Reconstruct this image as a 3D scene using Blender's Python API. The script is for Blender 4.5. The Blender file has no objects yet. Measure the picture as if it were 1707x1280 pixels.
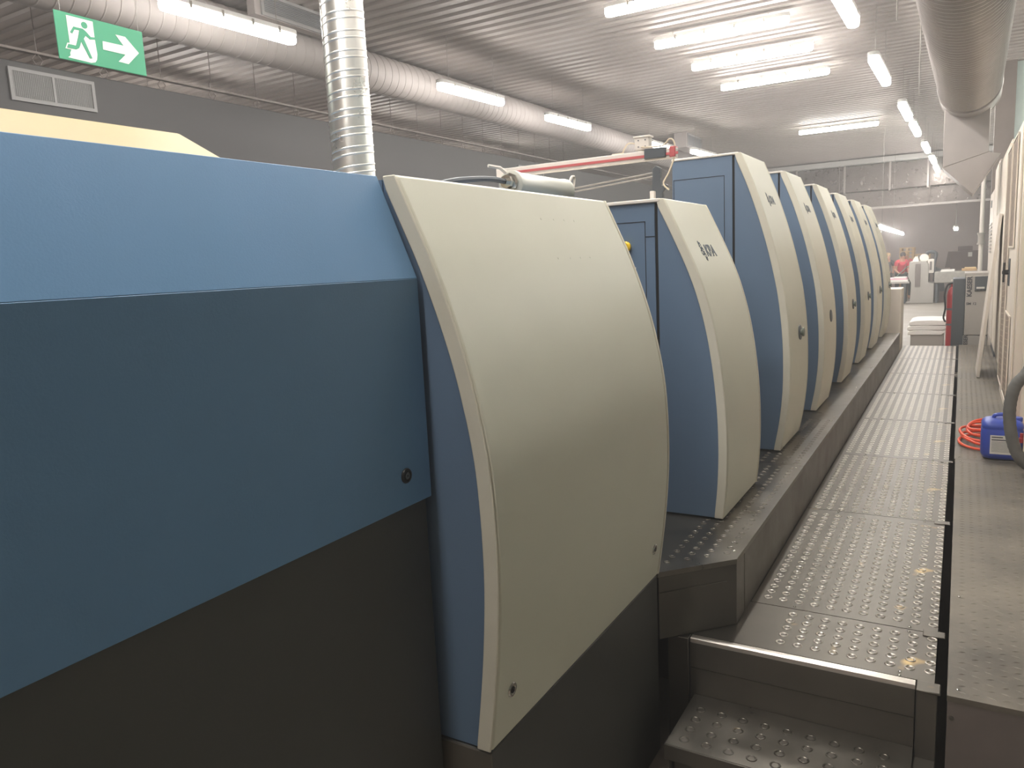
import bpy, bmesh, math, random
from mathutils import Vector, Matrix

# ------------------------------------------------------------------ camera, world, exposure
S = bpy.context.scene
COL = S.collection
cam_data = bpy.data.cameras.new('camera')
cam = bpy.data.objects.new('camera', cam_data)
COL.objects.link(cam)
S.camera = cam
cam_data.sensor_fit = 'HORIZONTAL'
cam_data.sensor_width = 36.0
cam_data.lens = 1266.9 * 36.0 / 1707.0
cam_data.clip_start = 0.02
cam_data.clip_end = 200
YAW, PITCH, ROLL = -5.36165815e-01, 1.51898398e-01, -4.79503979e-02
fwd = Vector((math.sin(YAW) * math.cos(PITCH), math.cos(YAW) * math.cos(PITCH), -math.sin(PITCH)))
rgt = Vector((math.cos(YAW), -math.sin(YAW), 0))
upv = rgt.cross(fwd)
r2 = math.cos(ROLL) * rgt + math.sin(ROLL) * upv
u2 = -math.sin(ROLL) * rgt + math.cos(ROLL) * upv
cam.matrix_world = Matrix(((r2.x, u2.x, -fwd.x, 0), (r2.y, u2.y, -fwd.y, 0), (r2.z, u2.z, -fwd.z, 1.84), (0, 0, 0, 1)))

world = bpy.data.worlds.new('world')
S.world = world
world.use_nodes = True
world.node_tree.nodes['Background'].inputs[0].default_value = (0.9, 0.95, 1.0, 1)
world.node_tree.nodes['Background'].inputs[1].default_value = 0.3
vs_ = world.node_tree.nodes.new('ShaderNodeVolumeScatter')      # the dusty haze hanging in the hall
vs_.inputs['Color'].default_value = (0.97, 0.95, 0.93, 1)
vs_.inputs['Density'].default_value = 0.0105
vs_.inputs['Anisotropy'].default_value = 0.2
world.node_tree.links.new(vs_.outputs[0], world.node_tree.nodes['World Output'].inputs['Volume'])
S.view_settings.view_transform = 'Standard'
S.view_settings.look = 'None'
S.view_settings.gamma = 1.0
S.view_settings.exposure = 1.3
S.view_settings.use_curve_mapping = False

LAMP_POWER = 26.0
LAMP_COLOUR = (1.0, 0.97, 0.93)

# ------------------------------------------------------------------ materials
def lin(r, g, b):
    f = lambda c: c / 12.92 if c <= 0.04045 else ((c + 0.055) / 1.055) ** 2.4
    return (f(r / 255), f(g / 255), f(b / 255), 1)

def mat(name, rgb, rough=0.5, metal=0.0, var=0.0, vscale=6.0, bump=0.0, bscale=60.0, stretch=(1, 1, 1), rvar=0.0, emit=0.0, coat=0.0, patch_rgb=None):
    m = bpy.data.materials.new(name)
    m.use_nodes = True
    nt = m.node_tree
    b = nt.nodes['Principled BSDF']
    c = lin(*rgb)
    b.inputs['Base Color'].default_value = c
    b.inputs['Roughness'].default_value = rough
    b.inputs['Metallic'].default_value = metal
    if coat:
        b.inputs['Coat Weight'].default_value = coat
        b.inputs['Coat Roughness'].default_value = 0.25
    if emit:
        b.inputs['Emission Color'].default_value = (*LAMP_COLOUR, 1)
        b.inputs['Emission Strength'].default_value = emit
    if var or bump or rvar:
        tc = nt.nodes.new('ShaderNodeTexCoord')
        mp = nt.nodes.new('ShaderNodeMapping')
        mp.inputs['Scale'].default_value = stretch
        nt.links.new(tc.outputs['Object'], mp.inputs['Vector'])
        if var or rvar:
            nz = nt.nodes.new('ShaderNodeTexNoise')
            nz.inputs['Scale'].default_value = vscale
            nz.inputs['Detail'].default_value = 6
            nz.inputs['Roughness'].default_value = 0.65
            nt.links.new(mp.outputs[0], nz.inputs['Vector'])
            if var:
                ra = nt.nodes.new('ShaderNodeValToRGB')
                ra.color_ramp.elements[0].position = 0.3
                ra.color_ramp.elements[1].position = 0.7
                ra.color_ramp.elements[0].color = tuple(x * (1 - var) for x in c[:3]) + (1,)
                ra.color_ramp.elements[1].color = tuple(min(1, x * (1 + var)) for x in c[:3]) + (1,)
                nt.links.new(nz.outputs['Fac'], ra.inputs[0])
                nt.links.new(ra.outputs[0], b.inputs['Base Color'])
                if patch_rgb:                       # brassy patches with a shape of their own
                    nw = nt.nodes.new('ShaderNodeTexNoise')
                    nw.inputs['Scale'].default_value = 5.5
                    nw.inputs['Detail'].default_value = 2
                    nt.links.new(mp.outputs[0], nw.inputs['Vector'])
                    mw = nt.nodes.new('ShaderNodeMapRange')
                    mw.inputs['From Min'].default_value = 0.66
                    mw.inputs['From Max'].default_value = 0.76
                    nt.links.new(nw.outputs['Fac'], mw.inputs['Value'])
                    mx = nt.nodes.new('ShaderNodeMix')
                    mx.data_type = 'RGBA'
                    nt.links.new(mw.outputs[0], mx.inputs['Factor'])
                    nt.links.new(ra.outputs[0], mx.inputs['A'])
                    mx.inputs['B'].default_value = lin(*patch_rgb)
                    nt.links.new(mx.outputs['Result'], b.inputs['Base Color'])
            if rvar:
                mr = nt.nodes.new('ShaderNodeMapRange')
                mr.inputs['From Min'].default_value = 0.3
                mr.inputs['From Max'].default_value = 0.7
                mr.inputs['To Min'].default_value = max(0.03, rough - rvar)
                mr.inputs['To Max'].default_value = min(1, rough + rvar)
                nt.links.new(nz.outputs['Fac'], mr.inputs['Value'])
                nt.links.new(mr.outputs[0], b.inputs['Roughness'])
        if bump:
            n2 = nt.nodes.new('ShaderNodeTexNoise')
            n2.inputs['Scale'].default_value = bscale
            n2.inputs['Detail'].default_value = 3
            nt.links.new(mp.outputs[0], n2.inputs['Vector'])
            bp = nt.nodes.new('ShaderNodeBump')
            bp.inputs['Strength'].default_value = bump
            bp.inputs['Distance'].default_value = 0.01
            nt.links.new(n2.outputs['Fac'], bp.inputs['Height'])
            nt.links.new(bp.outputs[0], b.inputs['Normal'])
    return m

M = {}
M['cream'] = mat('cream_paint', (212, 209, 191), 0.42, var=0.03, vscale=2.5, bump=0.03, bscale=220)
M['rim'] = mat('cream_rim_paint', (212, 206, 188), 0.45, var=0.05, vscale=4, bump=0.03, bscale=200)
M['yellowcream'] = mat('yellow_cream_paint', (172, 154, 114), 0.5, var=0.02)
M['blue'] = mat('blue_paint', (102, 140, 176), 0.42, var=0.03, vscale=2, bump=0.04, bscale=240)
M['bluein'] = mat('hazed_blue_paint', (100, 120, 143), 0.45, var=0.03, vscale=2, bump=0.04, bscale=240)  # same blue as the guard, greyed with haze and glare in the colour
M['dark'] = mat('charcoal_paint', (70, 69, 65), 0.5, var=0.06, vscale=3, bump=0.03, bscale=200)
M['base'] = mat('warm_grey_paint', (92, 86, 76), 0.5, var=0.05)
M['black'] = mat('black_plastic', (28, 28, 28), 0.45)
M['gap'] = mat('seam_black', (22, 22, 22), 0.8)
M['ringtop'] = mat('worn_glint_steel', (206, 200, 190), 0.34, metal=0.95)  # worn steel, with the caught light put into its brighter colour
M['mattduct'] = mat('dusty_galvanised', (142, 135, 131), 0.62, metal=0.1, var=0.06, vscale=4)
M['grilleframe'] = mat('grille_grey', (128, 126, 124), 0.5)
M['steel'] = mat('worn_steel', (128, 123, 115), 0.36, metal=0.9, var=0.15, vscale=5, rvar=0.1)
M['walk'] = mat('perforated_steel', (108, 103, 95), 0.40, metal=0.9, var=0.12, vscale=4, rvar=0.03, patch_rgb=(196, 168, 116))
M['fascia'] = mat('grey_sheet_steel', (104, 99, 91), 0.36, metal=0.6, var=0.08, vscale=4, rvar=0.08)
M['tread'] = mat('checker_steel', (116, 109, 98), 0.5, metal=0.4, var=0.45, vscale=2.6, rvar=0.12, bump=0.1, bscale=60)
M['chrome'] = mat('chrome', (210, 208, 200), 0.18, metal=1.0)
M['galv'] = mat('galvanised_spiral', (228, 226, 220), 0.3, metal=0.85, var=0.05, vscale=8, rvar=0.05)
M['duct'] = mat('dull_galvanised', (164, 157, 152), 0.38, metal=0.5, var=0.06, vscale=5, rvar=0.06)
M['foil'] = mat('crumpled_foil', (104, 97, 92), 0.32, metal=0.8, var=0.15, vscale=7, bump=0.9, bscale=11, rvar=0.1)
M['ceil'] = mat('ribbed_ceiling_sheet', (152, 144, 138), 0.62, metal=0.1, var=0.04, vscale=0.6)
M['greyduct'] = mat('grey_painted_duct', (60, 58, 57), 0.6, var=0.04, vscale=1.5)
M['wall'] = mat('mauve_grey_wall', (184, 168, 160), 0.8, var=0.03, vscale=1)
M['tealwall'] = mat('pale_teal_wall', (200, 212, 208), 0.7, var=0.05, vscale=3)
M['column'] = mat('brown_grey_steel', (112, 102, 96), 0.6, var=0.08)
M['floor'] = mat('concrete_floor', (142, 134, 123), 0.55, var=0.1, vscale=1.2, rvar=0.15)
M['lamp'] = mat('lit_diffuser', (250, 248, 240), 0.5, emit=LAMP_POWER)
M['lamphouse'] = mat('lamp_housing_grey', (190, 188, 184), 0.5)
M['green'] = mat('sign_green', (60, 150, 112), 0.45)
M['signwhite'] = mat('sign_white', (232, 230, 220), 0.45)
M['wire'] = mat('steel_wire', (140, 136, 130), 0.4, metal=0.6)
M['bluecan'] = mat('blue_plastic', (52, 74, 168), 0.38, var=0.04)
M['label'] = mat('paper_label', (214, 210, 202), 0.6)
M['ink'] = mat('printed_ink', (60, 60, 66), 0.6)
M['logo'] = mat('dark_logo_print', (52, 66, 78), 0.45)
M['orange'] = mat('orange_rubber', (236, 84, 48), 0.45)
M['hose'] = mat('grey_rubber_hose', (100, 98, 94), 0.6, var=0.12, vscale=12, bump=0.1, bscale=50)
M['white'] = mat('white_painted_sheet', (214, 204, 192), 0.5, var=0.03, vscale=2)
M['cabinet'] = mat('cabinet_beige', (222, 211, 196), 0.45, var=0.03, vscale=2)
M['meshlight'] = mat('filter_rib', (160, 142, 124), 0.7)
M['mesh'] = mat('filter_mesh', (128, 112, 98), 0.7, var=0.2, vscale=40)
M['red'] = mat('red_paint', (160, 40, 44), 0.4)
M['redstripe'] = mat('red_stripe', (188, 92, 92), 0.45)
M['offwhite'] = mat('off_white_enamel', (224, 216, 206), 0.4)
M['cable'] = mat('pale_cable', (214, 200, 176), 0.5)
M['paper'] = mat('white_paper', (240, 236, 230), 0.7, var=0.03, vscale=3)
M['plasticgrey'] = mat('pale_grey_plastic', (196, 194, 182), 0.42)
M['knobgreen'] = mat('grey_green_plastic', (104, 112, 100), 0.45)
M['yellow'] = mat('yellow_plastic', (240, 196, 40), 0.4)
M['slate'] = mat('dark_slate_paint', (78, 82, 86), 0.5)
M['light_grey'] = mat('light_grey_paint', (166, 160, 152), 0.5)
M['wood'] = mat('pine_wood', (216, 184, 136), 0.7, var=0.12, vscale=9)
M['card'] = mat('brown_cardboard', (88, 68, 60), 0.8, var=0.05)
M['cardlight'] = mat('tan_cardboard', (198, 160, 112), 0.8, var=0.05)
M['wrap'] = mat('plastic_wrap', (150, 145, 136), 0.3, var=0.2, vscale=7, bump=0.5, bscale=12)
M['skin'] = mat('skin', (206, 150, 122), 0.6)
M['hairdark'] = mat('dark_hair', (52, 38, 34), 0.7)
M['hairfair'] = mat('fair_hair', (206, 172, 124), 0.7)
M['shirtred'] = mat('red_shirt', (216, 60, 78), 0.8)
M['shirtpink'] = mat('pink_shirt', (236, 190, 200), 0.8)
M['shirtdark'] = mat('dark_shirt', (70, 64, 68), 0.8)
M['trousers'] = mat('dark_trousers', (54, 60, 58), 0.8)
M['teal'] = mat('teal_sheet', (150, 186, 174), 0.6)

# ------------------------------------------------------------------ mesh building
ROOT = {}

class MB:
    def __init__(self):
        self.v = []
        self.f = []
        self.alt = set()

    def add(self, vs, fs, alt=False):
        o = len(self.v)
        if alt:
            self.alt.update(range(len(self.f), len(self.f) + len(fs)))
        self.v += [tuple(p) for p in vs]
        self.f += [tuple(i + o for i in f) for f in fs]
        return self

    def box(self, x0, x1, y0, y1, z0, z1):
        vs = [(x, y, z) for z in (z0, z1) for y in (y0, y1) for x in (x0, x1)]
        return self.add(vs, [(0, 2, 3, 1), (4, 5, 7, 6), (0, 1, 5, 4), (2, 6, 7, 3), (0, 4, 6, 2), (1, 3, 7, 5)])

    def prism(self, poly, axis, a, b):
        n = len(poly)
        def P(p, t):
            if axis == 'y': return (p[0], t, p[1])
            if axis == 'x': return (t, p[0], p[1])
            return (p[0], p[1], t)
        vs = [P(p, a) for p in poly] + [P(p, b) for p in poly]
        fs = [tuple(range(n)), tuple(range(2 * n - 1, n - 1, -1))]
        fs += [(i, (i + 1) % n, n + (i + 1) % n, n + i) for i in range(n)]
        return self.add(vs, fs)

    def quadstrip_shell(self, outer, inner, y0, y1):
        """closed shell between two open (x, z) curves, extruded along y"""
        poly = outer + inner[::-1]
        n, m = len(poly), len(outer)
        vs = [(p[0], y0, p[1]) for p in poly] + [(p[0], y1, p[1]) for p in poly]
        fs = [(i, (i + 1) % n, n + (i + 1) % n, n + i) for i in range(n)]
        for i in range(m - 1):
            q = (i, i + 1, n - 2 - i, n - 1 - i)
            fs += [q, tuple(k + n for k in q)]
        return self.add(vs, fs)

    def tube(self, path, r, n=8, closed=False, rib=None):
        path = [Vector(p) for p in path]
        m = len(path)
        rings = []
        prev = None
        for i, p in enumerate(path):
            if closed:
                t = path[(i + 1) % m] - path[i - 1]
            else:
                t = path[min(i + 1, m - 1)] - path[max(i - 1, 0)]
            t.normalize()
            if prev is None:
                a = Vector((0, 0, 1)) if abs(t.z) < 0.9 else Vector((1, 0, 0))
                nrm = t.cross(a).normalized()
            else:
                nrm = (prev - t * prev.dot(t)).normalized()
            prev = nrm
            bn = t.cross(nrm)
            rr = r(i) if callable(r) else r
            rings.append([p + nrm * math.cos(2 * math.pi * k / n) * rr + bn * math.sin(2 * math.pi * k / n) * rr for k in range(n)])
        vs = [q for ring in rings for q in ring]
        fs = []
        for i in range(m if closed else m - 1):
            j = (i + 1) % m
            fs += [(i * n + k, i * n + (k + 1) % n, j * n + (k + 1) % n, j * n + k) for k in range(n)]
        if not closed:
            fs += [tuple(range(n))[::-1], tuple((m - 1) * n + k for k in range(n))]
        return self.add(vs, fs)

    def lathe(self, prof, org, axis, n=16):
        """prof: (radius, distance along axis)"""
        org = Vector(org)
        ax = Vector(axis).normalized()
        a = Vector((0, 0, 1)) if abs(ax.z) < 0.9 else Vector((1, 0, 0))
        u = ax.cross(a).normalized()
        w = ax.cross(u)
        vs = []
        for r, t in prof:
            for k in range(n):
                an = 2 * math.pi * k / n
                vs.append(org + ax * t + u * (r * math.cos(an)) + w * (r * math.sin(an)))
        fs = []
        for i in range(len(prof) - 1):
            fs += [(i * n + k, i * n + (k + 1) % n, (i + 1) * n + (k + 1) % n, (i + 1) * n + k) for k in range(n)]
        fs += [tuple(range(n))[::-1], tuple((len(prof) - 1) * n + k for k in range(n))]
        return self.add(vs, fs)

    def build(self, name, material, parent=None, loc=None, bevel=0.0, segs=2, angle=35, fix=True, material2=None, **tags):
        off = Vector(loc) if loc is not None else (ROOT[parent] if parent is not None else Vector((0, 0, 0)))
        me = bpy.data.meshes.new(name)
        me.from_pydata([(p[0] - off.x, p[1] - off.y, p[2] - off.z) for p in self.v], [], self.f)
        if fix:
            bm = bmesh.new()
            bm.from_mesh(me)
            bmesh.ops.recalc_face_normals(bm, faces=bm.faces)
            bm.to_mesh(me)
            bm.free()
        me.shade_smooth()
        me.set_sharp_from_angle(angle=math.radians(angle))
        me.materials.append(M[material] if isinstance(material, str) else material)
        if material2:
            me.materials.append(M[material2])
            for k_ in self.alt:
                me.polygons[k_].material_index = 1
        o = bpy.data.objects.new(name, me)
        COL.objects.link(o)
        if parent is not None:
            o.parent = parent
            ROOT[o] = off
        else:
            o.location = off
            ROOT[o] = off
        if bevel:
            b = o.modifiers.new('bevel', 'BEVEL')
            b.width = bevel
            b.segments = segs
            b.limit_method = 'ANGLE'
            b.angle_limit = math.radians(35)
            b.harden_normals = False
        for k, val in tags.items():
            o[k] = val
        return o

def thing(name, label, cat, loc, group=None):
    o = bpy.data.objects.new(name, None)
    COL.objects.link(o)
    o.location = loc
    o.empty_display_size = 0.1
    o['label'] = label
    o['category'] = cat
    if group:
        o['group'] = group
    ROOT[o] = Vector(loc)
    return o

def dup(root, loc, label, rotz=None):
    r = root.copy()
    COL.objects.link(r)
    r.location = loc
    if rotz is not None:
        r.rotation_euler = (0, 0, rotz)
    r['label'] = label
    ROOT[r] = Vector(loc)
    for ch in list(root.children):
        c = ch.copy()
        COL.objects.link(c)
        c.parent = r
        ROOT[c] = Vector(loc)
        for g in list(ch.children):
            d = g.copy()
            COL.objects.link(d)
            d.parent = c
    return r

def struct(o):
    o['kind'] = 'structure'
    return o

def text_mesh(name, body, size, material, matrix, parent, bold=0.0, depth=0.001):
    cu = bpy.data.curves.new(name, 'FONT')
    cu.body = body
    cu.size = size
    cu.offset = bold
    cu.extrude = depth
    cu.align_x = 'CENTER'
    cu.align_y = 'CENTER'
    tmp = bpy.data.objects.new('text_source', cu)
    COL.objects.link(tmp)
    bpy.context.view_layer.update()
    dg = bpy.context.evaluated_depsgraph_get()
    me = bpy.data.meshes.new_from_object(tmp.evaluated_get(dg))
    bpy.data.objects.remove(tmp)
    me.transform(Matrix.Translation(-ROOT[parent]) @ matrix)
    me.materials.clear()
    me.materials.append(M[material])
    o = bpy.data.objects.new(name, me)
    COL.objects.link(o)
    o.parent = parent
    ROOT[o] = ROOT[parent]
    return o

def frame(o, x, y):
    x = Vector(x).normalized()
    z = x.cross(Vector(y)).normalized()
    y = z.cross(x)
    return Matrix(((x.x, y.x, z.x, o[0]), (x.y, y.y, z.y, o[1]), (x.z, y.z, z.z, o[2]), (0, 0, 0, 1)))

def catmull(pts, per=6):
    """pts: list of tuples -> smooth list through them"""
    out = []
    n = len(pts)
    for i in range(n - 1):
        p0, p1, p2, p3 = pts[max(i - 1, 0)], pts[i], pts[i + 1], pts[min(i + 2, n - 1)]
        for k in range(per):
            t = k / per
            out.append(tuple(0.5 * (2 * b + (c - a) * t + (2 * a - 5 * b + 4 * c - d) * t * t + (3 * b - a - 3 * c + d) * t ** 3)
                             for a, b, c, d in zip(p0, p1, p2, p3)))
    out.append(tuple(pts[-1]))
    return out

# ------------------------------------------------------------------ the setting
X_L, X_R, Y_B, Y_F, Z_C = -11.0, 3.6, -4.0, 38.0, 4.6
struct(MB().box(X_L, X_R, Y_B, Y_F, -0.1, 0.0).build('floor', 'floor'))
c = MB()
per = 0.2
n = int((Y_F - Y_B) / per)
prof = []
for i in range(n):
    y = Y_B + i * per
    prof += [(y, Z_C), (y + 0.10, Z_C), (y + 0.115, Z_C + 0.03), (y + 0.185, Z_C + 0.03)]
prof.append((Y_F, Z_C))
vs = [(X_L, y, z) for y, z in prof] + [(X_R, y, z) for y, z in prof]
k = len(prof)
c.add(vs, [(i, i + 1, k + i + 1, k + i) for i in range(k - 1)])
c.box(X_L, X_R, Y_B, Y_F, Z_C + 0.08, Z_C + 0.16)
struct(c.build('ceiling', 'ceil', angle=20))
struct(MB().box(X_L - 0.1, X_L, Y_B, Y_F, 0, Z_C + 0.1).build('wall_left', 'wall'))
struct(MB().box(X_R, X_R + 0.1, Y_B, Y_F, 0, Z_C + 0.1).build('wall_right', 'tealwall'))
struct(MB().box(X_L, X_R, Y_B - 0.1, Y_B, 0, Z_C + 0.1).build('wall_back', 'wall'))
struct(MB().box(X_L, X_R, Y_F, Y_F + 0.1, 0, Z_C + 0.1).build('wall_front', 'wall'))
struct(MB().box(0.62, X_R, 14.6, 14.75, 0, Z_C).build('wall_partition', 'tealwall'))
struct(MB().box(0.36, 0.62, 14.45, 14.75, 0, Z_C).build('trim_1', 'column'))

# foil clad cross duct with its flanges and the lower panel behind it
t = thing('cross_duct', 'foil-clad rectangular duct crossing the hall above the far doorway', 'duct', (-2, 26, 3.1))
b = MB().box(-5.6, 0.9, 25.95, 26.6, 3.62, 4.40)
b.build('duct_body', 'foil', t, bevel=0.02)
for x in (-4.6, -3.2, -1.95, -0.95):
    MB().box(x - 0.025, x + 0.025, 25.9, 26.62, 3.58, 4.44).build('flange', 'duct', t)
MB().box(-5.7, 1.0, 25.7, 26.62, 4.42, 4.56).build('top_ledge', 'lamphouse', t, bevel=0.01)
MB().box(-5.6, 3.0, 26.15, 26.5, 3.12, 3.62).build('lower_panel', 'foil', t, bevel=0.01)
MB().box(-5.6, 3.0, 26.05, 26.2, 3.08, 3.14).build('bottom_rail', 'duct', t)
for x in (-3.35, -0.9):
    MB().tube([(x, 25.9, 3.3), (x, 25.9, 4.6)], 0.02, 6).build('hanger_rod', 'column', t)

# ------------------------------------------------------------------ lamps
def capsule(L, w, n=6):
    h, r = L / 2 - w / 2, w / 2
    pts = []
    for k in range(n + 1):
        a = -math.pi / 2 + math.pi * k / n
        pts.append((h + r * math.cos(a), r * math.sin(a)))
    for k in range(n + 1):
        a = math.pi / 2 + math.pi * k / n
        pts.append((-h + r * math.cos(a), r * math.sin(a)))
    return pts

def make_lamp(L, label, group, loc, rotz):
    t = thing('fluorescent_light', label, 'ceiling light', (0, 0, 0), group)
    MB().prism(capsule(L, 0.125), 'z', 0.04, 0.085).build('housing', 'lamphouse', t, bevel=0.008)
    MB().prism(capsule(L - 0.02, 0.108), 'z', -0.035, 0.04).build('diffuser', 'lamp', t, bevel=0.02)
    for x in (-0.32 * L, -0.1 * L, 0.12 * L, 0.33 * L):
        for yc in (-0.059, 0.059):
            MB().box(x - 0.012, x + 0.012, yc - 0.007, yc + 0.007, 0.015, 0.07).build('clip', 'chrome', t)
    for x in (-0.35 * L, 0.35 * L):
        MB().tube([(x, 0, 0.08), (x, 0, Z_C - loc[2] + 0.02)], 0.004, 5).build('hanger_wire', 'wire', t)
    t.location = loc
    t.rotation_euler = (0, 0, rotz)
    ROOT[t] = Vector(loc)
    return t

cross = [(-2.57, 7.96, 'crosswise ceiling light cut by the top edge of the photo'),
         (-2.575, 9.505, 'second crosswise ceiling light, longest fully seen over the tall blue units'),
         (-2.54, 10.90, 'middle crosswise ceiling light, third of the ladder of tubes'),
         (-2.56, 12.47, 'fourth crosswise ceiling light, lowest of the close ladder of tubes'),
         (-2.40, 18.20, 'lone crosswise ceiling light far back beneath the ladder of tubes'),
         (-2.57, 4.9, 'crosswise ceiling light over the near end of the press, out of frame'),
         (-2.57, 1.9, 'crosswise ceiling light behind the photographer over the press')]
first = make_lamp(1.6, cross[0][2], 'crosswise ceiling lights over the press', (cross[0][0], cross[0][1], 4.45), 0.0)
for x, y, lab in cross[1:]:
    dup(first, (x, y, 4.45), lab, 0.008)
row = [(7.58, -0.985, 'nearest lit light of the lengthwise row beside the big silver duct'),
       (10.73, -0.945, 'second lit light of the lengthwise row, left of the silver duct'),
       (14.10, -0.86, 'third lit light of the lengthwise row, beside the duct end'),
       (16.25, -0.825, 'fourth lit light of the lengthwise row, left of the duct drop'),
       (19.39, -0.765, 'fifth lit light of the lengthwise row, above the cross duct'),
       (22.2, -0.715, 'sixth lit light of the lengthwise row, second from its far end'),
       (24.8, -0.70, 'farthest lit light of the lengthwise row, against the foil duct'),
       (4.3, -1.02, 'lengthwise row light above the stair, out of frame'),
       (2.4, -1.04, 'added lengthwise light above the wide cover, out of frame'),  # extra lights packed closer than the row to brighten the upper guard panel
       (0.5, -1.05, 'added lengthwise light above the blue guard panel, out of frame'),
       (-1.4, -1.06, 'added lengthwise light behind the photographer')]
q = make_lamp(1.6, row[0][2], 'lengthwise row of lights beside the duct', (row[0][1], row[0][0], 3.98), math.pi / 2 - 0.0125)
for y, x, lab in row[1:]:
    dup(q, (x, y, 3.98), lab, math.pi / 2 - 0.0125)
left = [(4.78, -5.435, 'big bright light left of the vertical spiral pipe, near the exit sign'),
        (8.43, -5.385, 'light right of the vertical spiral pipe, second along the left duct'),
        (11.07, -5.33, 'small light third along the left duct, above the red striped beam'),
        (14.55, -5.11, 'light half hidden behind the junction box of the striped beam'),
        (16.4, -4.785, 'farthest light along the left duct, just above the first tall unit'),
        (1.3, -5.5, 'light along the left duct behind the exit sign, out of frame')]
q = make_lamp(1.36, left[0][2], 'lights hung along the left duct', (left[0][1], left[0][0], 4.0), math.pi / 2 - 0.06)
for y, x, lab in left[1:]:
    dup(q, (x, y, 4.0), lab, math.pi / 2 - 0.06)
for y in (3.0, 7.0, 11.0, 15.0):  # unseen lamps added to light the left part of the ceiling
    dup(q, (-9.1, y, 4.05), 'added unseen light over the left aisle, behind the dark grey duct', math.pi / 2)['group'] = 'added lights hidden behind the dark duct'
for y in (7.0, 10.2, 13.2):  # unseen lamps added to brighten the right-facing unit covers
    dup(q, (2.3, y, 4.0), 'added unseen light over the right-hand side, outside the photo', math.pi / 2)['group'] = 'added lights over the right-hand side'
# lights of the far hall
t = thing('strip_light', 'long slanting strip light low before the far wall', 'ceiling light', (-1.73, 24.7, 2.35))
m = MB()
m.tube([(-1.644, 19.1, 2.35), (-1.826, 30.3, 2.35)], 0.045, 8)
m.build('diffuser', 'lamp', t)
MB().tube([(-1.644, 19.1, 2.41), (-1.826, 30.3, 2.41)], 0.03, 6).build('housing', 'lamphouse', t)
for f in (0.1, 0.5, 0.9):
    x, y = -1.644 - 0.182 * f, 19.1 + 11.2 * f
    MB().tube([(x, y, 2.42), (x, y, Z_C)], 0.004, 5).build('hanger_wire', 'wire', t)
q = make_lamp(1.3, 'tiny bright light seen end-on before the far grey wall', None, (-0.20, 27.3, 2.36), math.pi / 2)
for i, (x, y) in enumerate(((-3.5, 31.0), (-1.0, 31.5), (-3.0, 35.0))):
    dup(first, (x, y, 4.45), 'ceiling light of the far hall hidden above the cross duct')['group'] = 'hidden lights of the far hall'

# ------------------------------------------------------------------ ducts
def spiral(name, p0, p1, r, pitch, rib, material, parent=None, n=40, step=4, pairs=False, **kw):
    """straight helically seamed duct"""
    p0, p1 = Vector(p0), Vector(p1)
    ax = (p1 - p0)
    L = ax.length
    ax.normalize()
    a = Vector((0, 0, 1)) if abs(ax.z) < 0.9 else Vector((1, 0, 0))
    u = ax.cross(a).normalized()
    w = ax.cross(u)
    offs = [0.0, 0.05, 0.09, 0.14] if not pairs else [0.0, 0.04, 0.08, 0.12, 0.36, 0.40, 0.44, 0.48]
    rr = [0, rib, rib, 0] if not pairs else [0, rib, rib, 0, 0, rib, rib, 0]
    vs, rings = [], 0
    N = int(L / pitch)
    for i in range(N):
        for o, dr in zip(offs, rr):
            for k in range(n):
                an = 2 * math.pi * k / n
                d = (i + o + k / n) * pitch
                d = min(max(d, 0), L)
                vs.append(p0 + ax * d + (u * math.cos(an) + w * math.sin(an)) * (r + dr))
            rings += 1
    fs = []
    for i in range(rings - 1):
        for k in range(n):
            k2 = k + 1
            if k2 < n:
                fs.append((i * n + k, i * n + k2, (i + 1) * n + k2, (i + 1) * n + k))
            else:                      # the seam steps one pitch back
                g = len(offs)
                if i + 1 + g < rings:
                    fs.append((i * n + k, (i + g) * n, (i + 1 + g) * n, (i + 1) * n + k))
    m = MB()
    m.add(vs, fs)
    return m.build(name, material, parent, angle=16, fix=True, **kw)

spiral('spiral_pipe', (-2.245, 2.55, 2.056), (-2.245, 2.55, 4.75), 0.088, 0.076, 0.0025, 'galv', loc=(-2.245, 2.55, 2.056), pairs=True,
       label='shiny vertical spiral pipe rising behind the blue panel', category='pipe')

t = thing('spiral_duct', 'big round silver spiral duct along the right side of the ceiling', 'duct', (0, 5, 3.57))
spiral('duct_tube', (-0.143, -2.5, 3.57), (0.002, 10.0, 3.57), 0.3, 0.09, 0.004, 'duct', t, n=36, pairs=True)
MB().lathe([(0.0, -0.02), (0.305, -0.02), (0.312, 0.0), (0.302, 0.02), (0.302, 0.55), (0.312, 0.56), (0.302, 0.6), (0.0, 0.62)], (0.002, 10.0, 3.57), (0.0143, 1, 0), 48).build('end_collar', 'duct', t)
MB().prism([(-0.235, 3.5), (0.215, 3.5), (0.215, 2.87), (-0.235, 2.74)], 'y', 10.35, 10.95).build('drop_box', 'duct', t, bevel=0.006)
mm = MB()
a4 = [(-0.235, 10.35, 2.738), (0.215, 10.35, 2.868), (0.215, 10.95, 2.868), (-0.235, 10.95, 2.738)]
b4 = [(0.075, 10.35, 2.42), (0.33, 10.35, 2.84), (0.33, 10.95, 2.84), (0.075, 10.95, 2.42)]
mm.add(a4 + b4, [(0, 1, 2, 3), (7, 6, 5, 4), (0, 4, 5, 1), (1, 5, 6, 2), (2, 6, 7, 3), (3, 7, 4, 0)])
mm.build('outlet_elbow', 'duct', t)
for y in (3.0, 6.2, 9.3):
    MB().tube([(-0.45, y, 3.4), (-0.45, y, 4.62)], 0.006, 6).build('hanger_rod', 'wire', t)

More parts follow.
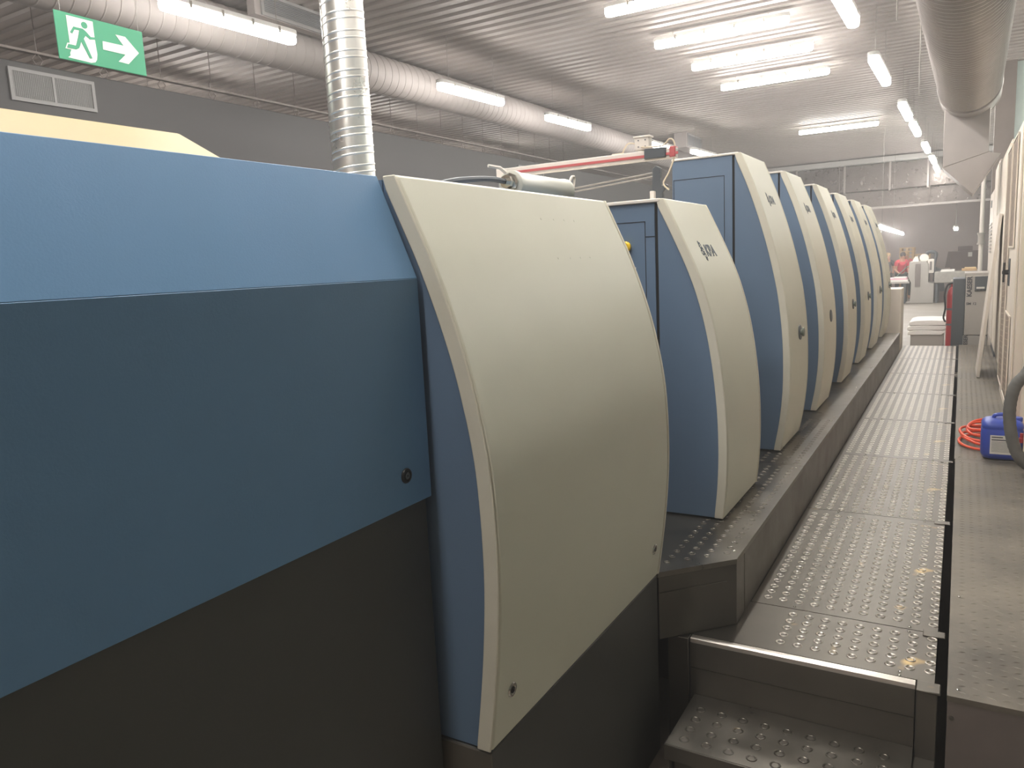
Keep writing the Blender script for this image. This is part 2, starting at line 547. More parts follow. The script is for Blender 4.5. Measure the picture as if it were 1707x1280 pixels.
t = thing('round_duct', 'dull round spiral duct hung along the left side of the ceiling', 'duct', (-6.4, 10, 4.29))
spiral('duct_tube', (-6.47, -2.5, 4.28), (-6.1, 25.5, 4.28), 0.225, 0.13, 0.005, 'mattduct', t, n=28)
t2 = thing('rectangular_duct', 'flat-sided grey duct under the ceiling behind the left lights', 'duct', (-6.1, 10, 4.4))
MB().box(-7.1, -6.75, -2.5, 24.0, 4.38, 4.59).build('duct_side', 'mattduct', t2)
def grille(name, x, y0, y1, z0, z1, parent, slats, cross_slats=0, mid=False):
    w = 0.03
    m = MB().box(x, x + 0.02, y0, y1, z0, z0 + w)
    m.box(x, x + 0.02, y0, y1, z1 - w, z1)
    m.box(x, x + 0.02, y0, y0 + w, z0 + w, z1 - w)
    m.box(x, x + 0.02, y1 - w, y1, z0 + w, z1 - w)
    if mid:
        ym = (y0 + y1) / 2
        m.box(x, x + 0.018, ym - 0.012, ym + 0.012, z0 + w, z1 - w)
    fr = m.build('grille_frame', 'grilleframe', parent)
    MB().box(x - 0.004, x + 0.002, y0 + w, y1 - w, z0 + w, z1 - w).build('backing', 'slate', parent)
    s = MB()
    for i in range(slats):
        z = z0 + w + (z1 - z0 - 2 * w) * (i + 0.5) / slats
        s.box(x + 0.003, x + 0.012, y0 + w, y1 - w, z - 0.0022, z + 0.0022)
    for i in range(cross_slats):
        y = y0 + w + (y1 - y0 - 2 * w) * (i + 0.5) / cross_slats
        s.box(x + 0.004, x + 0.013, y - 0.0022, y + 0.0022, z0 + w, z1 - w)
    s.build('louvers', 'grilleframe', parent)
g = thing('ceiling_grille', 'louvered air grille under the ceiling left of the spiral pipe top', 'vent', (-5.98, 6.0, 4.4))
MB().box(-6.09, -5.985, 5.55, 6.6, 4.385, 4.6).build('plenum', 'mattduct', g)
grille('g', -5.98, 5.62, 6.55, 4.39, 4.6, g, 9)
g = thing('ceiling_grille', 'small pale air grille under the ceiling above the first tall unit', 'vent', (-5.3, 17.5, 4.3))
MB().box(-5.6, -5.325, 16.95, 18.1, 4.28, 4.6).build('plenum', 'mattduct', g)
grille('g', -5.32, 17.0, 18.05, 4.3, 4.58, g, 8)

t = thing('suspended_duct', 'dark grey rectangular duct hung by wires along the left wall', 'duct', (-7.4, 9, 2.2))
MB().box(-8.2, -7.2, -3.5, 24.0, 2.0, 3.83).build('duct_body', 'greyduct', t, bevel=0.01)
MB().box(-7.22, -7.16, -3.5, 24.0, 3.915, 3.935).build('hanging_rail', 'column', t)
for i in range(22):
    y = 1.6 + i * 0.62
    mw = MB()
    mw.tube([(-7.19, y - 0.02, 3.83), (-7.19, y - 0.045, 3.87), (-7.19, y, 3.93), (-7.19, y + 0.045, 3.87), (-7.19, y + 0.02, 3.83)], 0.005, 5)
    mw.tube([(-7.19, y, 3.93), (-7.19, y, 4.62)], 0.004, 5)
    mw.build('hook', 'column', t)
g = thing('wall_grille', 'perforated air grille with pale frame on the dark duct below the exit sign', 'vent', (-7.19, 4.2, 3.6))
grille('g', -7.198, 3.81, 4.58, 3.49, 3.77, g, 22, 44, True)
g = thing('wall_grille', 'faint pale air grille on the dark duct left of the striped beam', 'vent', (-7.19, 13.2, 3.6))
grille('g', -7.198, 12.7, 13.7, 3.36, 3.72, g, 10, 20, True)

# ------------------------------------------------------------------ exit sign
t = thing('exit_sign', 'green hanging exit sign with running figure and white arrow', 'sign', (-3.3, 2.17, 2.8))
SY0, SZ0, SS = 1.966, 2.798, 0.2015
MB().box(-3.306, -3.300, SY0, SY0 + 2 * SS, SZ0, SZ0 + 0.97 * SS).build('sign_panel', 'green', t, bevel=0.002)
def sign_shape(name, pts, x, material):
    m = MB()
    m.prism([(SY0 + u * SS, SZ0 + v * SS * 0.97) for u, v in pts], 'x', -3.3005, x)
    return m.build(name, material, t)
door = [(0.251, 0.94), (0.825, 0.94), (0.826, 0.584), (0.844, 0.252), (0.82, 0.131), (0.778, 0.07), (0.687, 0.042), (0.188, 0.058), (0.245, 0.106), (0.243, 0.16), (0.277, 0.235), (0.152, 0.237), (0.209, 0.362), (0.26, 0.365)]
man = [(0.38, 0.732), (0.451, 0.73), (0.576, 0.733), (0.64, 0.691), (0.737, 0.595), (0.829, 0.606), (0.823, 0.558), (0.713, 0.538), (0.627, 0.598), (0.576, 0.524), (0.61, 0.433), (0.717, 0.138), (0.66, 0.127), (0.508, 0.452), (0.479, 0.364), (0.445, 0.295), (0.378, 0.256), (0.185, 0.256), (0.222, 0.339), (0.385, 0.339), (0.456, 0.532), (0.496, 0.678), (0.393, 0.674), (0.335, 0.576), (0.291, 0.596)]
arrow = [(1.006, 0.571), (1.495, 0.577), (1.324, 0.785), (1.555, 0.785), (1.855, 0.491), (1.566, 0.19), (1.332, 0.199), (1.519, 0.389), (0.994, 0.389)]
sign_shape('door_shape', door, -3.2985, 'signwhite')
sign_shape('running_figure', man, -3.297, 'green')
sign_shape('figure_head', [(0.624 + 0.068 * math.cos(a * math.pi / 8), 0.816 + 0.07 * math.sin(a * math.pi / 8)) for a in range(16)], -3.297, 'green')
sign_shape('arrow', arrow, -3.2985, 'signwhite')
for y in (SY0 + 0.03, SY0 + 0.385):
    MB().tube([(-3.303, y, SZ0 + 0.19), (-3.303, y + 0.004, Z_C + 0.02)], 0.0012, 5).build('hanger_wire', 'wire', t)

# ------------------------------------------------------------------ press covers
TALL = [(2.42, -1.094), (2.25, -1.024), (2.10, -0.972), (1.93, -0.921), (1.76, -0.880), (1.59, -0.848), (1.36, -0.825), (1.107, -0.821), (0.895, -0.838), (0.715, -0.869)]
LOW = [(2.10, -1.100), (1.95, -1.028), (1.80, -0.962), (1.67, -0.918), (1.52, -0.882), (1.35, -0.856), (1.17, -0.840), (1.00, -0.836), (0.85, -0.842), (0.715, -0.855)]
WIDE = [(2.056, -1.090), (1.955, -1.044), (1.860, -1.002), (1.737, -0.957), (1.619, -0.922), (1.487, -0.894), (1.379, -0.880), (1.242, -0.874), (1.10, -0.876), (0.952, -0.888), (0.829, -0.903), (0.705, -0.921)]

def inner_curve(out, d):
    res = []
    for i, (x, z) in enumerate(out):
        a, b = out[max(i - 1, 0)], out[min(i + 1, len(out) - 1)]
        tx, tz = b[0] - a[0], b[1] - a[1]
        L = math.hypot(tx, tz)
        nx, nz = tz / L, -tx / L          # pointing inwards (towards -x)
        if nx > 0: nx, nz = -nx, -nz
        res.append((x + nx * d, z + (nz * d if 0 < i < len(out) - 1 else 0)))
    return res

def profile_at(out, z):
    for (x0, z0), (x1, z1) in zip(out, out[1:]):
        if z1 <= z <= z0:
            f = (z - z0) / (z1 - z0)
            d = Vector((x1 - x0, 0, z1 - z0)).normalized()
            return x0 + (x1 - x0) * f, -d
    return out[-1][0], Vector((0, 0, 1))

def logo(out, parent, y, z, s):
    x, up = profile_at(out, z)
    nrm = Vector((0, 1, 0)).cross(up).normalized()
    base = Vector((x, y, z)) + nrm * 0.0012
    fr = frame(base, (0, 1, 0), up)
    text_mesh('logo_letters', 'KBA', 0.062 * s, 'logo', fr @ Matrix.Translation((0.052 * s, -0.004 * s, 0)), parent, bold=0.0022 * s)
    # crest emblem: cluster of small toothed wheels and a stem
    m = MB()
    def put(pts):
        v1 = [fr @ Vector((px * s, py * s, 0)) for px, py in pts]
        v2 = [p + nrm * 0.0012 for p in v1]
        k = len(pts)
        m.add(v1 + v2, [tuple(range(k))[::-1], tuple(range(k, 2 * k))] + [(i, (i + 1) % k, k + (i + 1) % k, k + i) for i in range(k)])
    for cx, cy, rr in ((-0.048, 0.018, 0.014), (-0.034, 0.0, 0.011), (-0.052, -0.008, 0.012), (-0.030, -0.022, 0.012)):
        for kk in range(8):
            a0 = math.pi * 2 * kk / 8
            pa = [(a0, 0.5), (a0, 1.0), (a0 + 0.5, 1.0), (a0 + 0.5, 0.5)]
            put([(cx + rr * q_ * math.cos(an), cy + rr * q_ * math.sin(an)) for an, q_ in pa])
    put([(-0.060, 0.036), (-0.053, 0.036), (-0.050, 0.014), (-0.057, 0.014)])
    put([(-0.040, -0.034), (-0.03, -0.042), (-0.022, -0.034), (-0.03, -0.026)])
    m.build('logo_emblem', 'logo', parent)

def cover(parent, out, y0, y1, rim=0.04, front='cream'):
    o = catmull([(x, z) for z, x in out], 5)
    i = inner_curve(o, rim)
    m = MB()
    m.quadstrip_shell(o, i, y0, y1)
    cov = m.build('front_cover', 'cream', parent, bevel=0.007, angle=30)
    # slim edge trim standing proud at the rear edge
    o2 = inner_curve(o, -0.002)
    r = MB()
    r.quadstrip_shell(o2, i, y1, y1 + 0.012)
    r.build('edge_trim', 'rim', cov, bevel=0.003)
    r = MB()
    r.quadstrip_shell(inner_curve(o, 0.0015), i, y0 - 0.006, y0)
    r.build('edge_trim', 'rim', cov, bevel=0.003)
    zt, zb = o[0][1], o[-1][1]
    poly = [(max(x, -1.131), z) for x, z in i if z <= zt] + [(-1.132, zb), (-1.132, zt)]
    s = MB()
    s.prism(poly, 'y', y0 + 0.004, y1 - 0.004)
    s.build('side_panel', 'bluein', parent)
    return cov, o, i

def door_seams(m, y, x0, x1, z0, z1, w=0.003):
    for a in ((x0, x1, z1 - w, z1), (x1 - w, x1, z0, z1), (x0, x0 + w, z0, z1)):
        m.box(a[0], a[1], y - 0.0015, y + 0.002, a[2], a[3])

# --- wide cover at the delivery end
t = thing('press_end_unit', 'widest cream curved cover with blue side beside the stair, nearest the camera', 'printing press unit', (-1.5, 1.95, 0))
cov, o, i = cover(t, WIDE, 1.376, 2.528)
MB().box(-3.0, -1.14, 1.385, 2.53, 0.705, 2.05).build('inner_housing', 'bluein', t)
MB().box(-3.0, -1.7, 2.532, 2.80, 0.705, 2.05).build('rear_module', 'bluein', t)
MB().box(-3.0, -0.926, 1.380, 2.536, 0.0, 0.699).build('lower_skirt', 'dark', t, bevel=0.004)
MB().box(-1.10, -0.924, 1.374, 1.380, 0.0, 0.697).build('skirt_end_plate', 'base', t)
def cam_lock(parent, p, nrm, r, material, core):
    m = MB()
    m.lathe([(0.0, -0.002), (r, -0.002), (r * 1.04, 0.001), (r * 0.95, 0.004), (r * 0.72, 0.0045), (r * 0.66, 0.002), (0.0, 0.002)], p, nrm, 24)
    lk = m.build('cam_lock', material, parent, label=('chrome' if material == 'chrome' else 'black') + ' round quarter-turn lock')
    m = MB()
    m.lathe([(0.0, 0.0), (r * 0.5, 0.0), (r * 0.45, 0.0045), (r * 0.15, 0.005), (r * 0.12, 0.002), (0.0, 0.002)], p, nrm, 16)
    m.build('lock_core', core, lk)
for y in (1.449, 2.449):
    x, up = profile_at([(x, z) for z, x in WIDE], 0.832)
    cam_lock(t, (x, y, 0.832), Vector((0, 1, 0)).cross(up), 0.018, 'chrome', 'black')
# small pressed dimples on the cover
m = MB()
for z, ys in ((1.975, (1.98, 2.06, 2.13, 2.2)), (1.86, (1.98, 2.06, 2.13, 2.2)), (1.50, (2.02, 2.1, 2.17)), (1.40, (1.95, 2.03, 2.10, 2.17)), (1.29, (2.0, 2.08, 2.15))):
    for y in ys:
        x, up = profile_at([(x, z_) for z_, x in WIDE], z)
        m.lathe([(0.004, -0.001), (0.003, 0.0008), (0.0005, 0.0012)], (x, y, z), Vector((0, 1, 0)).cross(up), 8)
m.build('dimples', 'cream', cov, kind='stuff')

# --- low unit behind it
t = thing('printing_unit', 'lower cream curved unit with dark logo between the wide cover and the tall units', 'printing press unit', (-1.3, 3.49, 0.705), 'curved press units on the platform')
cov, o, i = cover(t, LOW, 3.188, 3.795)
MB().box(-3.0, -1.146, 3.192, 3.80, 0.71, 2.085).build('inner_housing', 'bluein', t)
MB().box(-1.146, -1.132, 3.20, 3.78, 0.71, 2.08).build('seam_strip', 'gap', t)
m = MB().box(-3.0, -1.12, 3.18, 3.80, 2.086, 2.102)
m.build('top_rim', 'offwhite', t, bevel=0.004)
m = MB()
door_seams(m, 3.192, -1.75, -1.188, 0.75, 2.01)
m.box(-1.188, -1.146, 3.1905, 3.194, 1.942, 1.945)
m.build('door_seam', 'gap', t)
es = MB().lathe([(0.0, 0.0), (0.02, 0.0), (0.02, -0.01), (0.024, -0.012), (0.024, -0.022), (0.018, -0.028), (0.0, -0.029)], (-1.275, 3.192, 1.905), (0, 1, 0), 20)
es.build('stop_button', 'yellow', t, label='yellow push button')
MB().box(-1.262, -1.235, 3.186, 3.194, 1.78, 1.815).build('small_plate', 'offwhite', t)
m = MB()
m.box(-1.205, -1.185, 3.30, 3.325, 2.10, 2.145)
m.build('lifting_lug', 'offwhite', t, bevel=0.003)
logo([(x, z) for z, x in LOW], t, 3.43, 1.875, 1.25)
x, up = profile_at(o, 2.09)

# --- seven tall units: first one modelled, rest copied
t = thing('printing_unit', 'first tall cream curved unit, full blue side and door seams in view', 'printing press unit', (-1.3, 4.77, 0.705), 'curved press units on the platform')
cov, o, i = cover(t, TALL, 4.486, 5.048)
MB().box(-1.497, -1.146, 4.490, 5.05, 0.71, 2.41).build('inner_housing', 'bluein', t)
MB().box(-1.146, -1.132, 4.50, 5.03, 0.71, 2.40).build('seam_strip', 'gap', t)
MB().box(-1.500, -1.11, 4.482, 5.05, 2.41, 2.424).build('top_rim', 'offwhite', t, bevel=0.004)
m = MB()
door_seams(m, 4.490, -1.49, -1.19, 0.75, 2.303)
m.build('door_seam', 'gap', t)
logo([(x, z) for z, x in TALL], t, 4.75, 2.165, 1.1)
kx, up = profile_at(o, 1.375)
nrm = Vector((0, 1, 0)).cross(up)
kb = MB().lathe([(0.0, -0.001), (0.044, -0.001), (0.046, 0.004), (0.040, 0.007), (0.0, 0.007)], (kx, 4.80, 1.375), nrm, 24).build('knob_plate', 'slate', t)
MB().lathe([(0.018, 0.006), (0.018, 0.014), (0.027, 0.016), (0.024, 0.026), (0.0, 0.027)], (kx, 4.80, 1.375), nrm, 18).build('knob', 'knobgreen', kb)
labs = ['second tall cream curved unit, with black oval latch, behind the first tall one',
        'third tall cream curved unit along the platform',
        'fourth tall cream curved unit, middle of the receding row',
        'fifth tall cream curved unit of the receding row',
        'last but one tall cream curved unit of the row',
        'farthest tall cream curved unit, next to the small white cabinet']
ys = [5.744, 7.085, 8.372, 9.68, 10.985]
for y, lab in zip(ys, [labs[0], labs[1], labs[2], labs[3], labs[5]]):
    u_ = dup(t, (-1.3, 4.77 + y - 4.486, 0.705), lab)
    if y == 5.744:                      # this one has only the flat oval plate
        for ch in u_.children:
            for g in list(ch.children):
                if g.name.startswith('knob'):
                    bpy.data.objects.remove(g)

# machine bed between and behind the units
MB().box(-3.1, -1.56, 3.82, 11.9, 0.0, 1.95).build('machine_bed', 'dark', loc=(-2.3, 7, 0), bevel=0.01, label='dark machine bed hidden behind the curved units', category='printing press frame')

# --- blue delivery guard in the foreground
t = thing('delivery_guard', 'large smooth blue guard panel with charcoal skirt in the left foreground', 'machine guard', (-1.2, 0, 0))
YR = 1.362
lp = MB().prism([(-1.04, 1.327), (-1.04, 1.8262), (-1.135, 1.8262), (-1.135, 1.327)], 'y', -2.3, YR).build('lower_panel', 'blue', t, bevel=0.0012)
MB().prism([(-1.0402, 1.8264), (-1.135, 2.056), (-1.20, 2.056), (-1.135, 1.8264)], 'y', -2.3, YR).build('upper_panel', 'blue', t, bevel=0.0012)
MB().box(-1.14, -1.053, -2.3, YR - 0.005, 0.0, 1.324).build('skirt', 'dark', t, bevel=0.003)
MB().box(-1.13, -1.06, -2.3, YR - 0.01, 1.321, 1.330).build('shadow_gap', 'gap', t)
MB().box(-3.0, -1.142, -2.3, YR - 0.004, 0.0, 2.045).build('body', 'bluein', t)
cam_lock(lp, (-1.04, 1.275, 1.398), (1, 0, 0), 0.0165, 'black', 'slate')

m = MB()
hv = [(-1.25, -1.8, 2.048), (-1.25, 1.115, 2.048), (-1.6, 1.218, 2.188), (-1.6, -1.8, 2.188), (-2.6, -1.8, 2.188), (-2.6, 1.218, 2.188), (-2.6, 1.37, 2.048), (-1.6, 1.37, 2.048), (-2.6, -1.8, 2.048)]
m.add(hv, [(0, 1, 2, 3), (3, 2, 5, 4), (1, 7, 2), (7, 6, 5, 2), (4, 5, 6, 8), (0, 3, 4, 8), (0, 8, 6, 7, 1)])
m.build('machine_hood', 'yellowcream', loc=(-2.1, 0, 2.048), bevel=0.006, label='pale yellow cream hood with slanted end above the blue guard', category='machine cover')

# --- striped linear beam, its bracket and box
t = thing('striped_beam', 'white beam with red stripe reaching across above the low unit', 'machine beam', (-1.55, 3.4, 2.29))
MB().box(-2.02, -1.11, 3.385, 3.415, 2.288, 2.332).build('beam_profile', 'offwhite', t, bevel=0.003)
MB().box(-2.02, -1.10, 3.380, 3.386, 2.302, 2.313).build('red_stripe', 'redstripe', t)
MB().box(-1.255, -1.155, 3.372, 3.428, 2.294, 2.338).build('clamp', 'slate', t, bevel=0.003)
MB().box(-1.14, -1.112, 3.378, 3.422, 2.292, 2.338).build('end_block', 'redstripe', t, bevel=0.004)
MB().box(-2.04, -2.0, 3.375, 3.425, 2.27, 2.335).build('end_block', 'offwhite', t, bevel=0.005)
jb = MB().box(-1.305, -1.235, 3.385, 3.43, 2.338, 2.396).build('junction_box', 'offwhite', t, bevel=0.004)
MB().box(-1.31, -1.23, 3.38, 3.435, 2.392, 2.40).build('box_lid', 'offwhite', jb, bevel=0.002)
m = MB()
for dx, dz in ((-1.285, 2.352), (-1.285, 2.38), (-1.252, 2.352), (-1.252, 2.38)):
    m.lathe([(0.0, 0), (0.003, 0), (0.003, -0.003), (0, -0.003)], (dx, 3.385, dz), (0, 1, 0), 8)
m.build('box_screws', 'slate', jb)
for pts in ([(-1.305, 3.40, 2.37), (-1.34, 3.40, 2.375), (-1.365, 3.40, 2.345), (-1.37, 3.40, 2.335), (-1.42, 3.40, 2.334)],
            [(-1.27, 3.384, 2.35), (-1.24, 3.37, 2.345), (-1.17, 3.38, 2.345), (-1.14, 3.385, 2.37), (-1.12, 3.39, 2.355), (-1.118, 3.39, 2.30), (-1.14, 3.38, 2.23), (-1.165, 3.37, 2.18), (-1.14, 3.37, 2.15)]):
    MB().tube(catmull(pts, 5), 0.004, 6).build('cable', 'cable', t)
t = thing('guide_bracket', 'dark upright bracket with thin twin rods under the striped beam', 'bracket', (-1.2, 3.4, 2.1))
m = MB().prism([(-1.225, 2.103), (-1.175, 2.103), (-1.175, 2.14), (-1.15, 2.17), (-1.165, 2.18), (-1.185, 2.165), (-1.185, 2.25), (-1.205, 2.262), (-1.222, 2.25)], 'y', 3.385, 3.41)
m.build('upright', 'slate', t, bevel=0.003)
for dz in (0.0, 0.016):
    MB().tube([(-1.2, 3.4, 2.235 - dz), (-1.95, 3.4, 2.175 - dz)], 0.004, 6).build('rod', 'wire', t)

t = thing('actuator_drum', 'pale grey cylinder with black hose lying on top of the wide cover', 'cylinder', (-1.3, 2.43, 2.06))
DZ = 2.112
MB().lathe([(0.0, 0.0), (0.036, 0.0), (0.046, 0.006), (0.046, 0.03), (0.043, 0.035), (0.043, 0.38), (0.046, 0.385), (0.046, 0.40), (0.038, 0.415), (0.0, 0.418)], (-1.3, 2.235, DZ), (0, 1, 0.0), 28).build('barrel', 'plasticgrey', t)
MB().lathe([(0.0, -0.05), (0.014, -0.05), (0.014, -0.035), (0.022, -0.035), (0.022, -0.01), (0.03, -0.008), (0.03, 0.002), (0.0, 0.002)], (-1.295, 2.235, DZ + 0.006), (0, 1, 0), 8).build('fitting', 'chrome', t)
MB().tube(catmull([(-1.295, 2.19, DZ + 0.006), (-1.29, 2.1, 2.118), (-1.28, 1.95, 2.105), (-1.27, 1.83, 2.088), (-1.28, 1.74, 2.066)], 6), 0.009, 8).build('hose', 'slate', t)
MB().tube(catmull([(-1.28, 2.64, 2.135), (-1.28, 2.665, 2.165), (-1.28, 2.69, 2.165), (-1.28, 2.68, 2.13), (-1.28, 2.655, 2.085)], 6), 0.005, 6).build('wire_loop', 'offwhite', t)
MB().tube([(-1.31, 2.23, 2.15), (-1.32, 2.21, 2.165), (-1.34, 2.17, 2.17)], 0.006, 6).build('hose_stub', 'offwhite', t)
MB().prism([(2.06, 2.058), (2.24, 2.058), (2.24, 2.09), (2.20, 2.09), (2.12, 2.075)], 'x', -1.33, -1.27).build('foot_bracket', 'plasticgrey', t)

# ------------------------------------------------------------------ stepped platform under the units
def ring_field(m, xs, ys, z, scale=1.0, n=12, keep=None, hs=1.0):
    prof = [(r_, h_ * hs) for r_, h_ in [(0.0172, 0.0), (0.0160, 0.0022), (0.0142, 0.0028), (0.0122, 0.0022), (0.0105, 0.0004)]]
    cs = [(math.cos(2 * math.pi * k / n), math.sin(2 * math.pi * k / n)) for k in range(n)]
    for x in xs:
        for y in ys:
            if keep and not keep(x, y):
                continue
            vs = [(x + r * scale * c_, y + r * scale * s_, z + h) for r, h in prof for c_, s_ in cs]
            fs = []
            for i in range(len(prof) - 1):
                fs += [(i * n + k, i * n + (k + 1) % n, (i + 1) * n + (k + 1) % n, (i + 1) * n + k) for k in range(n)]
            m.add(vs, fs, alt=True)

def screw(parent, x, y, z, proto=[None]):
    if proto[0] is None:
        o_ = MB().lathe([(0.006, 0.0), (0.0055, 0.002), (0.003, 0.0035), (0.0005, 0.004)], (0, 0, 0), (0, 0, 1), 10)
        me = bpy.data.meshes.new('screw')
        me.from_pydata([tuple(p) for p in o_.v], [], o_.f)
        me.shade_smooth()
        me.materials.append(M['chrome'])
        proto[0] = me
    s = bpy.data.objects.new('screw', proto[0])
    COL.objects.link(s)
    s.parent = parent
    r0 = ROOT[parent]
    s.location = (x - r0.x, y - r0.y, z - r0.z)
    return s

ZP, ZW = 0.705, 0.44
XP = -0.698
t = thing('platform', 'long grey steel platform step carrying the row of curved units', 'platform', (-1.2, 7.2, 0))
py = [2.54, 4.215, 5.52, 6.82, 8.14, 9.44, 10.74, 11.62]
for a, b_ in zip(py, py[1:]):
    m = MB()
    if a == 2.54:
        m.prism([(-0.925, 2.542), (XP, 2.785), (XP, b_ - 0.002), (-1.555, b_ - 0.002), (-1.555, 2.542)], 'z', ZP - 0.02, ZP)
    else:
        m.box(-1.555, XP, a + 0.002, b_ - 0.002, ZP - 0.02, ZP)
    n = int((b_ - a) / 0.06) if a < 5 else 0
    ring_field(m, [XP - 0.05 - 0.06 * k for k in range(4)], [a + 0.05 + 0.06 * k for k in range(n)], ZP, 0.8, 10, keep=lambda x, y: y > 2.86 + (XP - x) * -1.0 if y < 2.9 else True)
    pl = m.build('tread_plate', 'steel', t, material2='steel')
    for yy in (a + 0.06, b_ - 0.06):
        if yy > 2.85:
            screw(pl, XP - 0.03, yy, ZP)
    if a == 2.54:
        screw(pl, XP - 0.03, 2.86, ZP)
MB().box(XP - 0.02, XP - 0.002, 2.915, 11.62, 0.441, ZP - 0.02).build('long_fascia', 'fascia', t)
MB().prism([(-0.925, 2.544), (XP - 0.002, 2.787), (XP - 0.002, 2.91), (XP - 0.02, 2.91), (XP - 0.02, 2.795), (-0.925, 2.57)], 'z', 0.441, ZP - 0.02).build('corner_fascia', 'fascia', t, bevel=0.002)
MB().prism([(-0.922, 2.5405), (XP - 0.03, 2.7485), (XP - 0.03, 2.752), (-0.922, 2.544)], 'z', 0.622, 0.625).build('bend_line', 'base', t)
MB().prism([(-1.555, 3.02), (XP - 0.03, 3.02), (XP - 0.03, 11.6), (-1.555, 11.6)], 'z', 0.0, ZP - 0.021).build('understructure', 'dark', t)

# ------------------------------------------------------------------ walkway plates and stair
wy = [2.607, 3.010, 4.325, 5.622, 6.915, 8.237, 9.606, 10.95, 12.45]
names = ['short perforated steel walkway plate forming the top landing of the stair',
         'perforated steel walkway plate next behind the stair landing',
         'third perforated steel walkway plate from the stair, level with the first tall unit',
         'fourth perforated steel walkway plate from the stair, level with the blue canister',
         'fifth perforated steel walkway plate from the stair, shining in the middle of the aisle',
         'sixth perforated steel walkway plate from the stair',
         'perforated steel walkway plate next before the far end of the aisle',
         'farthest perforated steel walkway plate, before the paper stack']
for idx, (a, b_) in enumerate(zip(wy, wy[1:])):
    t = thing('walkway_plate', names[idx], 'floor plate', (-0.36, (a + b_) / 2, ZW), 'perforated walkway plates')
    x0, x1 = (-0.912 if idx == 0 else XP + 0.001), -0.028
    m = MB()
    y0 = a + 0.0025 if idx else 2.642
    m.box(x0 if idx else -0.912, x1, y0, b_ - 0.0025, ZW - 0.025, ZW)
    n0 = math.ceil((a + 0.03 - 2.957) / 0.061)
    n1 = math.floor((b_ - 0.03 - 2.957) / 0.061)
    yy = [2.957 + 0.061 * k for k in range(n0, n1 + 1)]
    xx = [-0.284 + 0.06 * k for k in range(-6, 5)]
    ring_field(m, xx, yy, ZW, 1.0, 12 if idx < 4 else 8, keep=(lambda x, y: x > -0.56 and y > 2.68) if idx == 0 else None, hs=1.0 if idx < 3 else 0.55)
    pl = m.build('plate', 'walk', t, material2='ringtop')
    for x in (-0.15, -0.56 if idx else -0.86):
        for yy_ in ((a + 0.02,) if idx else ()) + (b_ - 0.02,):
            screw(pl, x + 0.03, yy_, ZW)
    if idx == 0:
        screw(pl, -0.845, 2.645, ZW)
        screw(pl, -0.845, 2.68, ZW)
        screw(pl, -0.13, 2.65, ZW)
        screw(pl, -0.13, 2.675, ZW)
    tabw = 0.03 if idx > 1 else 0.036
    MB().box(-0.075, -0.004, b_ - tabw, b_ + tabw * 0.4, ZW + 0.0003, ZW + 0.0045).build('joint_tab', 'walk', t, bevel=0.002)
t = thing('walkway_support', 'dark steel frame carrying the perforated walkway above the floor', 'support frame', (-0.36, 7, 0))
MB().box(XP + 0.005, -0.05, 3.0, 12.4, 0.0, 0.40).build('frame_box', 'dark', t)
MB().box(-0.05, -0.032, 2.70, 12.44, 0.0, 0.405).build('side_sheet', 'gap', t)

t = thing('stair', 'short grey steel stair with perforated tread up to the walkway', 'stair', (-0.45, 2.5, 0))
nose = MB().prism([(2.609, ZW - 0.012), (2.612, ZW - 0.004), (2.620, ZW), (2.64, ZW - 0.001), (2.64, ZW - 0.03), (2.607, 0.33), (2.603, 0.33), (2.603, ZW - 0.03)], 'x', -0.828, -0.082)
nose.build('nosing', 'ringtop', t)  # brighter steel puts the lamp highlight into the nosing's colour
MB().box(-0.828, -0.082, 2.6015, 2.6025, 0.328, ZW - 0.014).build('upper_riser', 'fascia', t)
MB().box(-0.828, -0.082, 2.606, 2.62, 0.20, 0.324).build('lower_riser', 'fascia', t)
MB().box(-0.912, -0.832, 2.600, 2.640, 0.0, ZW - 0.001).build('side_post', 'fascia', t, bevel=0.003)
MB().box(-0.078, -0.018, 2.585, 2.640, 0.0, ZW - 0.006).build('end_post', 'fascia', t, bevel=0.004)
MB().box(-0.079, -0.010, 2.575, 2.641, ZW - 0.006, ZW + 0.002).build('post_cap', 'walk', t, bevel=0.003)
m = MB()
m.box(-0.812, -0.082, 2.268, 2.604, 0.19, 0.22)
ring_field(m, [-0.76 + 0.075 * k for k in range(9)], [2.315 + 0.065 * k for k in range(4)], 0.22, 1.05, 12)
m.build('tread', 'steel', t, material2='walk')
MB().box(-0.814, -0.082, 2.262, 2.270, 0.165, 0.219).build('tread_nosing', 'fascia', t, bevel=0.002)
MB().box(-0.80, -0.082, 2.30, 2.32, 0.0, 0.19).build('bottom_riser', 'fascia', t)
MB().box(-0.81, -0.79, 2.30, 2.604, 0.0, 0.19).build('stringer', 'fascia', t)
MB().box(-0.082, -0.02, 2.27, 2.585, 0.0, 0.20).build('stringer', 'fascia', t)

